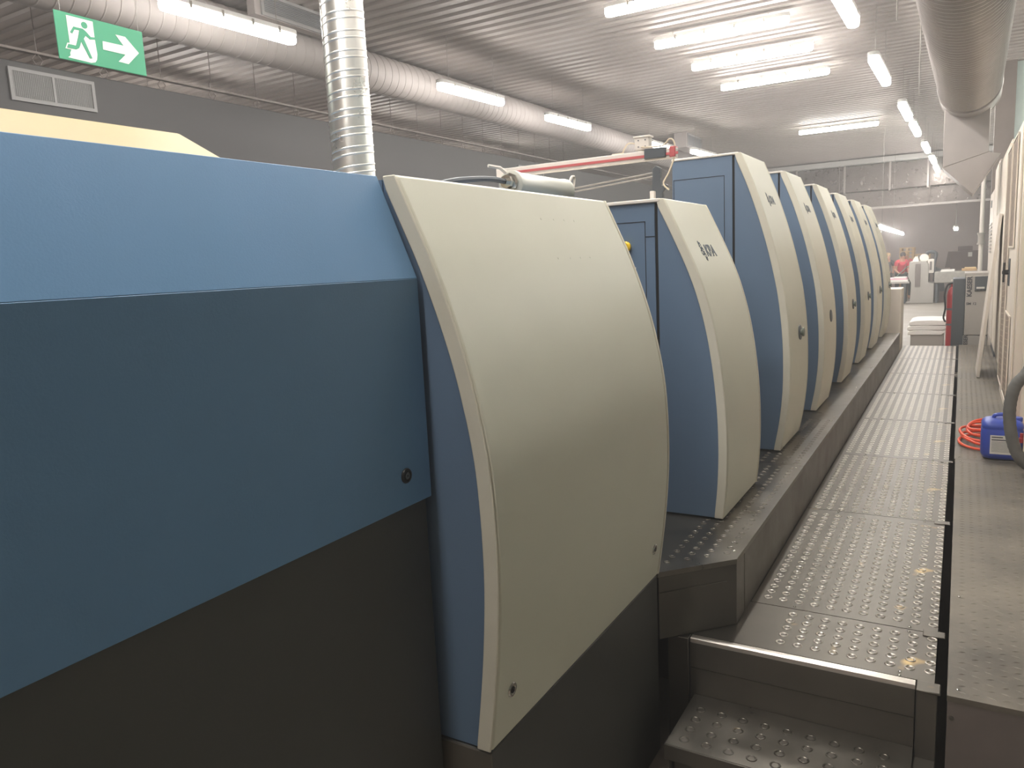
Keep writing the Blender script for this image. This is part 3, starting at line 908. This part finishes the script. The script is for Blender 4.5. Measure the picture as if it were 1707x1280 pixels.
# ------------------------------------------------------------------ checker plate deck on the right
dy = [2.58, 5.72, 9.28, 12.6]
dl = ['nearest scuffed checker plate deck right of the walkway, with dark front face',
      'middle checker plate deck on the right, under the blue canister and orange hose',
      'far checker plate deck on the right, under the leaning white board']
for idx, (a, b_) in enumerate(zip(dy, dy[1:])):
    t = thing('checker_deck', dl[idx], 'floor plate', (0.7, (a + b_) / 2, 0), 'checker plate decks')
    x0 = 0.002 if idx else 0.008
    m = MB().box(x0, 1.6, a + 0.002, b_ - 0.002, ZW - 0.02, ZW)
    k = 0
    nx, ny = (10 if idx else 14), int((b_ - a - 0.06) / 0.04)
    for iy in range(ny):
        for ix in range(nx):
            cx, cy = x0 + 0.04 + ix * 0.04, a + 0.04 + iy * 0.04
            an = math.radians(20 if (ix + iy) % 2 else -20) + (0 if True else 0)
            dx, dyv = math.cos(an), math.sin(an)
            l, w, h = 0.014, 0.0036, 0.0024
            m.add([(cx - dx * l, cy - dyv * l, ZW), (cx - dyv * w, cy + dx * w, ZW), (cx + dx * l, cy + dyv * l, ZW), (cx + dyv * w, cy - dx * w, ZW), (cx, cy, ZW + h)],
                  [(0, 3, 4), (3, 2, 4), (2, 1, 4), (1, 0, 4)])
    pl = m.build('plate', 'tread', t)
    for q_ in range(5):
        screw(pl, x0 + 0.03, a + 0.05 + (b_ - a - 0.1) * q_ / 4, ZW)
    fr = MB().box(x0 + 0.002, 1.6, a + (0.004 if idx == 0 else 0.02), b_ - 0.01, 0.0, ZW - 0.021).build('front_face' if idx == 0 else 'support_frame', 'column' if idx == 0 else 'dark', t)
    if idx == 0:
        m = MB().lathe([(0.0, 0.002), (0.008, 0.002), (0.007, -0.003), (0.0, -0.004)], (0.022, 2.584, 0.365), (0, 1, 0), 12)
        m.build('bolt', 'fascia', t)

# ------------------------------------------------------------------ cabinets along the right
def filter_grille(parent, x, y0, y1, z0, z1, pitch=0.05):
    MB().box(x - 0.006, x - 0.001, y0, y1, z0, z1).build('filter_mesh', 'mesh', parent)
    f = MB()
    w = 0.012
    f.box(x - 0.012, x - 0.002, y0 - w, y0, z0 - w, z1 + w)
    f.box(x - 0.012, x - 0.002, y1, y1 + w, z0 - w, z1 + w)
    f.box(x - 0.012, x - 0.002, y0, y1, z1, z1 + w)
    f.box(x - 0.012, x - 0.002, y0, y1, z0 - w, z0)
    f.build('filter_frame', 'cabinet', parent)
    s = MB()
    nn = int((z1 - z0) / pitch)
    for i in range(1, nn):
        z = z0 + (z1 - z0) * (i + 0.5) / nn
        s.add([(x - 0.0075, y0, z), (x - 0.0075, y1, z - 0.05), (x - 0.006, y1, z - 0.043), (x - 0.006, y0, z + 0.007)], [(0, 1, 2, 3)])
    s.build('filter_slats', 'meshlight', parent)

XC = 0.352
t = thing('switch_cabinet', 'beige electrical cabinet with two tall louvered filter columns and black handle', 'electrical cabinet', (0.75, 7.8, ZW))
MB().prism([(6.62, 0.54), (8.66, 0.54), (8.66, 2.72), (6.62, 2.72)], 'x', XC, 1.15).build('carcass', 'cabinet', t, bevel=0.006)
MB().prism([(6.62, 0.443), (8.66, 0.443), (8.66, 0.54), (6.62, 0.54)], 'x', XC + 0.004, 1.1).build('plinth', 'cabinet', t)
dr = MB().box(XC - 0.014, XC - 0.001, 6.66, 8.62, 0.57, 2.69).build('door', 'cabinet', t, bevel=0.003)
filter_grille(t, XC - 0.016, 7.72, 8.42, 0.62, 2.64)
filter_grille(t, XC - 0.016, 6.95, 7.56, 1.82, 2.64)
filter_grille(t, XC - 0.016, 6.95, 7.56, 0.62, 1.28)
MB().box(XC - 0.022, XC - 0.014, 7.4, 7.52, 1.5, 1.72).build('handle_plate', 'slate', dr, bevel=0.003)
MB().lathe([(0.02, 0.0), (0.02, -0.03), (0.014, -0.032), (0.014, -0.045), (0.0, -0.045)], (XC - 0.022, 7.46, 1.61), (1, 0, 0), 14).build('handle_knob', 'black', dr)
MB().box(XC - 0.062, XC - 0.048, 7.43, 7.49, 1.53, 1.69).build('handle', 'black', dr, bevel=0.004)

t = thing('slim_cabinet', 'slim beige cabinet at the right edge behind the grey hose and canister', 'electrical cabinet', (0.8, 6.2, ZW))
MB().box(0.405, 1.15, 5.68, 6.60, 0.54, 2.70).build('carcass', 'cabinet', t, bevel=0.006)
MB().box(0.42, 1.1, 5.68, 6.60, 0.443, 0.54).build('plinth', 'slate', t)
t = thing('plain_cabinet', 'plain beige cabinet standing right behind the leaning white board', 'electrical cabinet', (0.75, 9.7, ZW))
MB().box(XC + 0.01, 1.15, 8.70, 11.2, 0.60, 2.80).build('carcass', 'cabinet', t, bevel=0.006)
MB().box(XC + 0.05, 1.1, 8.70, 11.2, 0.443, 0.60).build('plinth', 'base', t)
MB().box(XC - 0.002, XC + 0.009, 8.74, 11.16, 0.63, 2.77).build('door', 'cabinet', t, bevel=0.003)
t = thing('narrow_cabinet', 'narrow pale cabinet beyond the plain one, beside the leaning board top', 'electrical cabinet', (0.75, 12, ZW))
MB().box(XC + 0.005, 1.15, 11.25, 12.4, 0.60, 2.86).build('carcass', 'white', t, bevel=0.006)
MB().box(XC + 0.03, 1.1, 11.25, 12.4, 0.443, 0.60).build('plinth', 'slate', t)
MB().box(XC - 0.006, XC + 0.004, 11.28, 12.37, 0.64, 2.82).build('door', 'white', t, bevel=0.003)
t = thing('vented_cabinet', 'farthest low pale cabinet with louvered vents right of the compressor', 'electrical cabinet', (0.75, 14, 0))
MB().box(XC, 1.15, 12.75, 14.35, 0.0, 2.60).build('carcass', 'white', t, bevel=0.006)
for k in range(9):
    MB().box(XC - 0.012, XC - 0.001, 13.0, 14.1, 1.72 + k * 0.05, 1.745 + k * 0.05).build('louver', 'light_grey', t)
MB().box(XC - 0.008, XC - 0.001, 13.5, 13.75, 2.38, 2.48).build('nameplate', 'slate', t)

t = thing('wall_pipe', 'pale vertical pipe with valve left of the far cabinets', 'pipe', (0.27, 15.5, 0))
MB().tube([(0.27, 15.6, 0.0), (0.27, 15.6, 3.1)], 0.035, 10).build('tube', 'offwhite', t)
MB().lathe([(0.0, -0.1), (0.06, -0.1), (0.06, -0.07), (0.05, -0.07), (0.05, 0.07), (0.06, 0.07), (0.06, 0.1), (0.0, 0.1)], (0.27, 15.6, 1.95), (0, 0, 1), 12).build('valve', 'light_grey', t)

t = thing('perforated_cabinet', 'cream perforated cabinet at the right edge with the grey hose', 'electrical cabinet', (0.8, 4.9, ZW))
MB().box(0.372, 1.15, 3.6, 5.62, 0.50, 1.42).build('carcass', 'cabinet', t, bevel=0.008)
MB().box(0.40, 1.1, 3.65, 5.55, 0.443, 0.50).build('plinth', 'slate', t)
m = MB()
for iy in range(16):
    for iz in range(20):
        m.lathe([(0.007, 0.0), (0.006, -0.0012), (0.0, -0.0012)], (0.371, 5.0 + iy * 0.035 + (iz % 2) * 0.017, 0.82 + iz * 0.028), (1, 0, 0), 6)
m.build('perforation', 'column', t, kind='stuff')

# hose
t = thing('flexible_hose', 'thick grey flexible hose arching in front of the blue canister', 'hose', (0.3, 5.3, 0.6))
pth = catmull([(0.385, 5.32, 1.15), (0.345, 5.3, 1.08), (0.297, 5.3, 1.01), (0.276, 5.3, 0.90), (0.280, 5.3, 0.78), (0.303, 5.3, 0.66), (0.34, 5.3, 0.575), (0.395, 5.32, 0.52)], 10)
def hr(i):
    return 0.033 + (0.0016 if (i % 3 == 0) else 0)
MB().tube(pth, hr, 14).build('hose_tube', 'hose', t)
MB().lathe([(0.0, 0), (0.014, 0), (0.014, 0.03), (0.01, 0.034), (0.01, 0.06), (0.0, 0.06)], (0.362, 5.62, 0.60), (0, 0, 1), 12).build('red_cap', 'red', t)

# canister
t = thing('canister', 'blue plastic canister with white label on the checker deck', 'canister', (0.265, 5.86, ZW))
def rrect(x0, x1, y0, y1, r, n=5):
    pts = []
    for cx, cy, a0 in ((x1 - r, y1 - r, 0), (x0 + r, y1 - r, 90), (x0 + r, y0 + r, 180), (x1 - r, y0 + r, 270)):
        for k in range(n + 1):
            a = math.radians(a0 + 90 * k / n)
            pts.append((cx + r * math.cos(a), cy + r * math.sin(a)))
    return pts
m = MB()
lv = [(0.03, 0.0), (0.012, 0.008), (0.0, 0.035), (0.0, 0.19), (0.004, 0.2), (0.004, 0.206), (0.0, 0.215), (0.004, 0.236), (0.02, 0.252), (0.045, 0.262)]
rings = []
for ins, z in lv:
    rings.append([(p[0], p[1], ZW + 0.003 + z) for p in rrect(0.150 + ins, 0.385 - ins, 5.75 + ins, 5.98 - ins, 0.05 - ins * 0.3)])
n = len(rings[0])
vs = [p for r in rings for p in r]
fs = [(i * n + k, i * n + (k + 1) % n, (i + 1) * n + (k + 1) % n, (i + 1) * n + k) for i in range(len(rings) - 1) for k in range(n)]
fs += [tuple(range(n))[::-1], tuple((len(rings) - 1) * n + k for k in range(n))]
m.add(vs, fs)
can = m.build('body', 'bluecan', t, angle=50)
MB().tube(catmull([(0.22, 5.865, 0.69), (0.225, 5.865, 0.722), (0.27, 5.865, 0.73), (0.315, 5.865, 0.722), (0.32, 5.865, 0.69)], 5), 0.012, 8).build('handle', 'bluecan', t)
MB().lathe([(0.028, 0.0), (0.028, 0.022), (0.025, 0.026), (0.0, 0.026)], (0.352, 5.865, 0.69), (0, 0, 1), 18).build('screw_cap', 'bluecan', t)
lb = MB().box(0.200, 0.345, 5.7472, 5.7496, 0.485, 0.61).build('paper_label', 'label', t)
m = MB()
random.seed(4)
for k in range(2):
    m.box(0.208, 0.27 + 0.03 * k, 5.7466, 5.7474, 0.594 - k * 0.018, 0.601 - k * 0.018)
for k in range(9):
    m.box(0.208, 0.30 + random.random() * 0.035, 5.7466, 5.7474, 0.565 - k * 0.008, 0.567 - k * 0.008)
m.build('label_print', 'ink', lb)

# coiled orange hose
t = thing('orange_hose', 'coil of orange hose lying left of and behind the blue canister', 'hose', (0.17, 6.28, ZW))
for k, (cx, cy, rx, ry, z0, ph) in enumerate(((0.20, 6.24, 0.175, 0.26, 0.013, 0), (0.205, 6.25, 0.165, 0.25, 0.036, 1), (0.19, 6.28, 0.16, 0.23, 0.058, 2.1), (0.215, 6.30, 0.14, 0.22, 0.08, 3.3), (0.21, 6.33, 0.13, 0.2, 0.098, 4.6))):
    pts = []
    for a in range(36):
        an = 2 * math.pi * a / 36
        pts.append((cx + rx * math.cos(an), cy + ry * math.sin(an), ZW + z0 + 0.012 * (1 + math.sin(an * 2 + ph)) * (k > 0)))
    MB().tube(pts, 0.0095, 8, closed=True).build('loop', 'orange', t)
MB().tube(catmull([(0.09, 6.45, 0.52), (0.2, 6.3, 0.555), (0.3, 6.15, 0.53), (0.37, 6.05, 0.47)], 6), 0.0095, 8).build('loop', 'orange', t)

# leaning board
t = MB()
a, b_ = Vector((0.175, 0, 0.446)), Vector((0.312, 0, 2.15))
d = (b_ - a).normalized()
nr = Vector((-d.z, 0, d.x))
pts = []
for y in (9.42, 10.15):
    for p in (a, b_, b_ - nr * 0.03, a - nr * 0.03):
        pts.append((p.x, y, p.z))
t.add(pts, [(0, 1, 2, 3), (7, 6, 5, 4), (0, 4, 5, 1), (1, 5, 6, 2), (2, 6, 7, 3), (3, 7, 4, 0)])
t.build('leaning_board', 'white', loc=(0.2, 9.8, 0.44), bevel=0.003, label='tall white board leaning against the beige cabinets', category='board')

# ------------------------------------------------------------------ far end of the aisle
MB().box(-1.35, -0.728, 12.2, 12.75, 0.0, 1.278).build('small_cabinet', 'cabinet', loc=(-1, 12.4, 0), bevel=0.012, label='small white cabinet at the far end of the platform', category='cabinet')
t = thing('pallet', 'grey pallet under the white paper stack at the end of the walkway', 'pallet', (-0.45, 14.6, 0))
for y in (14.25, 14.65, 15.05):
    MB().box(-0.72, -0.2, y - 0.05, y + 0.05, 0.0, 0.14).build('bearer', 'light_grey', t)
for k in range(5):
    MB().box(-0.74, -0.18, 14.2 + k * 0.2, 14.33 + k * 0.2, 0.14, 0.165).build('deck_board', 'light_grey', t)
MB().box(-0.70, -0.22, 14.22, 15.1, 0.166, 0.42).build('carton', 'light_grey', loc=(-0.45, 14.6, 0.166), bevel=0.01, label='pale grey carton under the white sheets on the pallet', category='box')
for k, (x0, x1, z0, z1) in enumerate(((-0.74, -0.20, 0.421, 0.50), (-0.75, -0.17, 0.501, 0.575), (-0.72, -0.11, 0.576, 0.66))):
    m = MB()
    m.prism([(x0, z0), (x1 - 0.05, z0), (x1, z0 + 0.05), (x1, z1 - 0.01), (x1 - 0.3, z1), (x0 + 0.08, z1 - 0.005), (x0, z1 - 0.03)], 'y', 14.2, 15.1)
    m.build('paper_ream', 'paper', loc=(-0.45, 14.6, z0), bevel=0.008, group='white paper on the pallet', category='paper stack',
            label=('lowest bundle of white paper on the carton', 'middle bundle of white paper on the pallet', 'top bundle of white paper on the pallet')[k])

t = thing('gas_cylinder', 'tall red cylinder with black hose left of the grey compressor', 'gas cylinder', (-0.1, 13.8, 0))
MB().lathe([(0.0, 0.0), (0.075, 0.0), (0.08, 0.02), (0.08, 1.08), (0.07, 1.15), (0.045, 1.2), (0.03, 1.22), (0.03, 1.26), (0.0, 1.26)], (-0.105, 13.75, 0), (0, 0, 1), 20).build('bottle', 'red', t)
MB().lathe([(0.0, 1.25), (0.02, 1.25), (0.02, 1.3), (0.035, 1.3), (0.035, 1.33), (0.0, 1.33)], (-0.105, 13.75, 0), (0, 0, 1), 12).build('valve', 'offwhite', t)
MB().tube(catmull([(-0.105, 13.7, 1.28), (-0.18, 13.68, 1.25), (-0.215, 13.66, 1.1), (-0.20, 13.66, 0.9), (-0.22, 13.66, 0.75), (-0.19, 13.67, 0.68)], 6), 0.014, 8).build('hose', 'black', t)
MB().lathe([(0.084, 0.86), (0.084, 0.89)], (-0.105, 13.75, 0), (0, 0, 1), 20).build('strap', 'slate', t)
MB().lathe([(0.084, 0.62), (0.084, 0.65)], (-0.105, 13.75, 0), (0, 0, 1), 20).build('strap', 'slate', t)

t = thing('compressor', 'pale grey upright compressor with dark side and vertical black lettering', 'compressor', (0.2, 13.0, 0))
MB().box(0.06, 0.349, 12.82, 13.8, 0.56, 1.41).build('front_housing', 'light_grey', t, bevel=0.008)
MB().box(0.05, 0.345, 12.8, 13.75, 0.0, 0.55).build('lower_box', 'light_grey', t, bevel=0.006)
MB().box(-0.105, 0.056, 12.9, 13.6, 0.0, 1.37).build('side_panel', 'slate', t, bevel=0.008)
MB().box(0.04, 0.349, 12.86, 13.7, 1.41, 1.45).build('top_cover', 'light_grey', t, bevel=0.006)
pn = MB().box(0.168, 0.345, 12.805, 12.822, 1.19, 1.40).build('control_panel', 'slate', t, bevel=0.003)
MB().box(0.19, 0.29, 12.80, 12.806, 1.225, 1.25).build('display', 'label', pn)
m = MB()
for k in range(3):
    m.box(0.19 + k * 0.045, 0.22 + k * 0.045, 12.80, 12.806, 1.197, 1.212)
m.build('keys', 'black', pn)
text_mesh('letters', 'KAESER', 0.085, 'ink', frame((0.108, 12.817, 1.255), (0, 0, 1), (-1, 0, 0)), t, bold=0.003)
text_mesh('letters', 'SM 12', 0.05, 'ink', frame((0.135, 12.817, 1.01), (1, 0, 0), (0, 0, 1)), t, bold=0.001)
text_mesh('letters', 'KAESER', 0.07, 'ink', frame((0.085, 12.797, 0.44), (0, 0, 1), (-1, 0, 0)), t, bold=0.002)

# finishing machine and its tables
t = thing('finishing_machine', 'grey upright folding machine standing in the far hall', 'machine', (-1.1, 29.5, 0))
MB().prism([(-1.60, 0.0), (-0.78, 0.0), (-0.78, 0.66), (-0.95, 0.70), (-0.95, 1.30), (-1.02, 1.40), (-1.52, 1.40), (-1.56, 0.9), (-1.46, 0.7), (-1.48, 0.08), (-1.60, 0.06)], 'y', 29.0, 30.4).build('housing', 'light_grey', t, bevel=0.02)
MB().box(-1.34, -1.18, 28.98, 29.0, 0.56, 1.32).build('dark_slot', 'column', t)
MB().box(-0.98, -0.80, 29.1, 29.2, 1.0, 1.46).build('upright_arm', 'offwhite', t, bevel=0.015)
MB().box(-0.92, -0.86, 29.07, 29.1, 1.1, 1.38).build('arm_slot', 'column', t)
MB().lathe([(0.0, 0), (0.13, 0), (0.14, 0.03), (0.13, 0.16), (0.0, 0.16)], (-1.10, 29.3, 1.50), (0, 1, 0), 18).build('roller', 'offwhite', t)
MB().prism([(-1.45, 1.40), (-1.25, 1.40), (-1.3, 1.56), (-1.38, 1.56)], 'y', 29.2, 29.7).build('top_bracket', 'offwhite', t)
t = thing('conveyor_table', 'long grey plastic-wrapped table running right of the folding machine', 'table', (-0.2, 29.5, 0))
MB().box(-0.78, 0.55, 29.0, 30.3, 0.66, 1.03).build('wrapped_top', 'wrap', t, bevel=0.03)
MB().box(-0.6, -0.2, 29.05, 30.2, 1.03, 1.08).build('top_sheets', 'paper', t)
for x in (-0.7, 0.0, 0.5):
    for y in (29.1, 30.2):
        MB().box(x - 0.03, x + 0.03, y - 0.03, y + 0.03, 0, 0.66).build('leg', 'slate', t)
MB().box(-0.35, -0.12, 29.4, 29.8, 0.0, 0.42).build('carton', 'cardlight', loc=(-0.25, 29.6, 0), label='small tan carton on the floor beneath the wrapped table', category='box')
MB().box(-0.62, -0.48, 29.4, 29.8, 0.0, 0.36).build('carton', 'card', loc=(-0.55, 29.6, 0), label='small dark carton beneath the wrapped table, next to the machine', category='box')
for k, (x0, x1, z0, z1, mt) in enumerate(((0.0, 0.42, 1.031, 1.10, 'cardlight'), (0.08, 0.40, 1.101, 1.14, 'wood'))):
    MB().box(x0, x1, 29.1, 29.7, z0, z1).build('flat_carton', mt, loc=(0.2, 29.4, z0), bevel=0.005, group='flat cartons on the wrapped table', category='box',
                                                   label=('wide flat tan carton lying on the wrapped table', 'small flat pale carton on top of the wide flat carton')[k])
t = thing('sorting_table', 'low table with printed sheets where the people work', 'table', (-2.0, 29.4, 0))
MB().box(-2.7, -1.50, 29.0, 30.2, 0.68, 0.74).build('tabletop', 'light_grey', t)
for x in (-2.6, -1.66):
    for y in (29.1, 30.1):
        MB().box(x - 0.04, x + 0.04, y - 0.04, y + 0.04, 0, 0.68).build('leg', 'slate', t)
for k, (x0, x1, z0, z1, mt) in enumerate(((-2.6, -1.55, 0.741, 0.80, 'paper'), (-2.15, -1.6, 0.801, 0.86, 'shirtpink'), (-2.0, -1.62, 0.861, 0.89, 'paper'))):
    MB().box(x0, x1, 29.05, 29.9, z0, z1).build('sheet_pile', mt, loc=(-2, 29.4, z0), group='sheet piles on the sorting table', category='paper stack',
         label=('wide white pile of sheets lying on the sorting table', 'pinkish pile of sheets on the wide white pile', 'small white top pile of sheets before the red shirt')[k])
m = MB().add([(-1.95, 29.6, 0.90), (-1.62, 29.6, 1.22), (-1.62, 30.2, 1.22), (-1.95, 30.2, 0.90), (-1.95, 29.6, 0.91), (-1.62, 29.6, 1.24), (-1.62, 30.2, 1.24), (-1.95, 30.2, 0.91)],
             [(0, 1, 2, 3), (7, 6, 5, 4), (0, 4, 5, 1), (1, 5, 6, 2), (2, 6, 7, 3), (3, 7, 4, 0)])
m.build('feed_sheet', 'teal', loc=(-1.64, 29.9, 0.9), label='slanting teal sheet leaning on the folding machine', category='sheet')
MB().box(-2.18, -1.98, 29.3, 29.8, 0.0, 0.42).build('carton', 'cardlight', loc=(-2.1, 29.5, 0), label='tan carton under the sorting table', category='box')
MB().box(-2.5, -2.22, 29.3, 29.8, 0.0, 0.5).build('carton', 'slate', loc=(-2.4, 29.5, 0), label='dark crate under the left of the sorting table', category='crate')

# stacked pallets
def make_pallet(label, loc):
    t = thing('wooden_pallet', label, 'pallet', (0, 0, 0), 'wooden pallets stacked by the far wall')
    for x in (-0.21, 0.0, 0.21):
        MB().box(x - 0.04, x + 0.04, -0.41, 0.41, 0.0, 0.09).build('bearer', 'wood', t)
    for y in (-0.36, -0.18, 0.0, 0.18, 0.36):
        MB().box(-0.26, 0.26, y - 0.06, y + 0.06, 0.09, 0.125).build('deck_board', 'wood', t)
    t.location = loc
    ROOT[t] = Vector(loc)
    return t
base = MB().box(-2.2, -1.1, 33.0, 34.0, 0.0, 1.36).build('pallet_stack_base', 'cardlight', loc=(-1.7, 33.5, 0), label='tan wrapped block carrying the stacked pallets by the far wall', category='crate')
p0 = make_pallet('lowest wooden pallet of the left stack behind the people', (-1.83, 33.4, 1.361))
for k, lab in enumerate(('second wooden pallet up in the left stack', 'third wooden pallet up in the left stack', 'top wooden pallet of the left stack')):
    dup(p0, (-1.83, 33.4, 1.361 + 0.131 * (k + 1)), lab)
for k, lab in enumerate(('lower wooden pallet of the right stack behind the folding machine', 'upper wooden pallet of the right stack behind the folding machine')):
    dup(p0, (-1.30, 33.4, 1.361 + 0.131 * k), lab)

t = thing('lifting_arm', 'dark grey hooked arm standing behind the folding machine', 'lifting arm', (-0.85, 31, 0))
MB().tube(catmull([(-0.8, 31, 0.0), (-0.8, 31, 0.8), (-0.86, 31, 1.2), (-0.80, 31, 1.6), (-0.92, 31, 1.68), (-1.06, 31, 1.66), (-1.1, 31, 1.5), (-1.04, 31, 1.4)], 6), 0.06, 8).build('arm', 'slate', t)
MB().prism([(-0.9, 0.0), (-0.45, 0.0), (-0.6, 1.06), (-0.86, 1.16)], 'y', 31.1, 31.4).build('base', 'slate', t)

t = thing('brown_crate', 'big dark brown box with pale paper label by the far wall', 'crate', (0.1, 33.5, 0))
MB().box(-0.38, 0.56, 33.0, 34.0, 0.0, 1.66).build('box', 'card', t, bevel=0.01)
MB().box(0.18, 0.31, 32.985, 33.0, 1.44, 1.60).build('paper_label', 'label', t)
MB().prism([(-0.55, 1.06), (-0.38, 1.06), (-0.38, 1.66), (-0.46, 1.66)], 'y', 33.1, 33.9).build('side_flap', 'card', t)
MB().box(-0.15, 0.32, 33.2, 33.8, 1.661, 1.83).build('carton', 'card', loc=(0.1, 33.5, 1.661), bevel=0.01, label='dark brown carton lying on top of the big brown box', category='box')

# ------------------------------------------------------------------ people
def skin_mesh(name, verts, edges, radii, material, parent, root_idx=0, sub=2):
    me = bpy.data.meshes.new(name)
    me.from_pydata(verts, edges, [])
    o_ = bpy.data.objects.new(name, me)
    COL.objects.link(o_)
    o_.parent = parent
    ROOT[o_] = ROOT[parent]
    mod = o_.modifiers.new('skin', 'SKIN')
    mod.use_smooth_shade = True
    for i_, r_ in enumerate(radii):
        me.skin_vertices[0].data[i_].radius = (r_, r_) if not isinstance(r_, tuple) else r_
    me.skin_vertices[0].data[root_idx].use_root = True
    sb = o_.modifiers.new('sub', 'SUBSURF')
    sb.levels = sb.render_levels = sub
    me.materials.append(M[material])
    return o_

def person(loc, rotz, label, shirt, hair, lean=0.35, reach=True):
    t = thing('person', label, 'person', loc)
    ly = lambda z: lean * max(0, z - 0.9)         # forward lean along local -y
    def P(x, y, z):
        return (x, y - ly(z), z - 0.12 * lean * max(0, z - 0.9))
    V = [P(0, 0, 0.95), P(0, 0.01, 1.12), P(0, 0, 1.32), P(0, 0.0, 1.44), P(0, -0.01, 1.52), P(0, -0.03, 1.60), P(0, -0.03, 1.68),
         P(0.10, 0, 0.90), (0.11, -0.02, 0.50), (0.11, 0.02, 0.10), (0.11, -0.08, 0.04), (0.11, -0.15, 0.03),
         P(-0.10, 0, 0.90), (-0.11, 0.0, 0.50), (-0.11, 0.03, 0.10), (-0.11, -0.07, 0.04), (-0.11, -0.14, 0.03),
         P(0.18, 0, 1.39), P(0.22, -0.05, 1.13), P(0.18, -0.26, 1.02), P(0.16, -0.34, 1.0),
         P(-0.18, 0, 1.39), P(-0.22, -0.05, 1.13), P(-0.18, -0.26, 1.02), P(-0.16, -0.34, 1.0)]
    E_ = [(0, 1), (1, 2), (2, 3), (3, 4), (4, 5), (5, 6), (0, 7), (7, 8), (8, 9), (9, 10), (10, 11), (0, 12), (12, 13), (13, 14), (14, 15), (15, 16),
          (3, 17), (17, 18), (18, 19), (19, 20), (3, 21), (21, 22), (22, 23), (23, 24)]
    R_ = [0.12, 0.11, 0.125, 0.07, 0.05, 0.085, 0.075, 0.085, 0.06, 0.04, 0.04, 0.03, 0.085, 0.06, 0.04, 0.04, 0.03, 0.055, 0.042, 0.03, 0.03, 0.055, 0.042, 0.03, 0.03]
    # hands: five short fingers each
    for s_, h in ((1, 20), (-1, 24)):
        hx, hy, hz = V[h]
        for k_, (dx, dyy, dz) in enumerate(((-0.05 * s_, -0.03, 0.0), (-0.025 * s_, -0.08, -0.015), (-0.006 * s_, -0.09, -0.02), (0.013 * s_, -0.085, -0.02), (0.03 * s_, -0.07, -0.02))):
            V.append((hx + dx * 0.6, hy + dyy * 0.5, hz + dz * 0.4))
            V.append((hx + dx, hy + dyy, hz + dz))
            R_ += [0.010, 0.008]
            n_ = len(V)
            E_ += [(h, n_ - 2), (n_ - 2, n_ - 1)]
    skin_mesh('body', V, E_, R_, 'skin', t)
    # shirt with short sleeves
    si = [0, 1, 2, 3, 17, 18, 21, 22]
    sv = [V[k_] for k_ in si]
    sv[5] = tuple(a_ + (b_ - a_) * 0.6 for a_, b_ in zip(V[17], V[18]))
    sv[7] = tuple(a_ + (b_ - a_) * 0.6 for a_, b_ in zip(V[21], V[22]))
    skin_mesh('shirt', sv, [(0, 1), (1, 2), (2, 3), (3, 4), (4, 5), (3, 6), (6, 7)], [0.14, 0.135, 0.15, 0.085, 0.075, 0.062, 0.075, 0.062], shirt, t)
    ti = [0, 7, 8, 9, 12, 13, 14]
    skin_mesh('trousers', [V[k_] for k_ in ti], [(0, 1), (1, 2), (2, 3), (0, 4), (4, 5), (5, 6)], [0.135, 0.1, 0.075, 0.055, 0.1, 0.075, 0.055], 'trousers', t)
    hx, hy, hz = V[6]
    m = MB()
    m.lathe([(0.001, 0.075), (0.05, 0.065), (0.083, 0.03), (0.092, -0.01), (0.088, -0.06), (0.06, -0.10)], (hx, hy + 0.025, hz), (0, 0, 1), 16)
    hr_ = m.build('hair', hair, t, fix=True)
    hr_.location = Vector(ROOT[t])
    m = MB()
    hx, hy, hz = V[5]
    m.lathe([(0.016, -0.02), (0.012, 0.0), (0.005, 0.018)], (hx, hy - 0.088, hz), (0, -0.5, -1), 8)
    nose_ = m.build('nose', 'skin', t)
    nose_.location = Vector(ROOT[t])
    for s_ in (-1, 1):
        m = MB().lathe([(0.001, 0), (0.010, 0.002), (0.001, 0.008)], (hx + s_ * 0.032, hy - 0.082, hz + 0.03), (0, -1, 0), 8)
        e_ = m.build('eye', 'black', t)
        e_.location = Vector(ROOT[t])
    t.rotation_euler = (0, 0, rotz)
    return t
person((-2.40, 31.6, 0), 0.2, 'person in a dark top at the left end of the sorting table', 'shirtdark', 'hairfair', 0.3)
person((-1.90, 31.0, 0), 0.3, 'dark-haired person in a red shirt bending over the sorting table', 'shirtred', 'hairdark', 0.3)
person((-1.76, 32.1, 0), -0.1, 'fair-haired person in a red shirt bending beside the folding machine', 'shirtred', 'hairfair', 0.25)
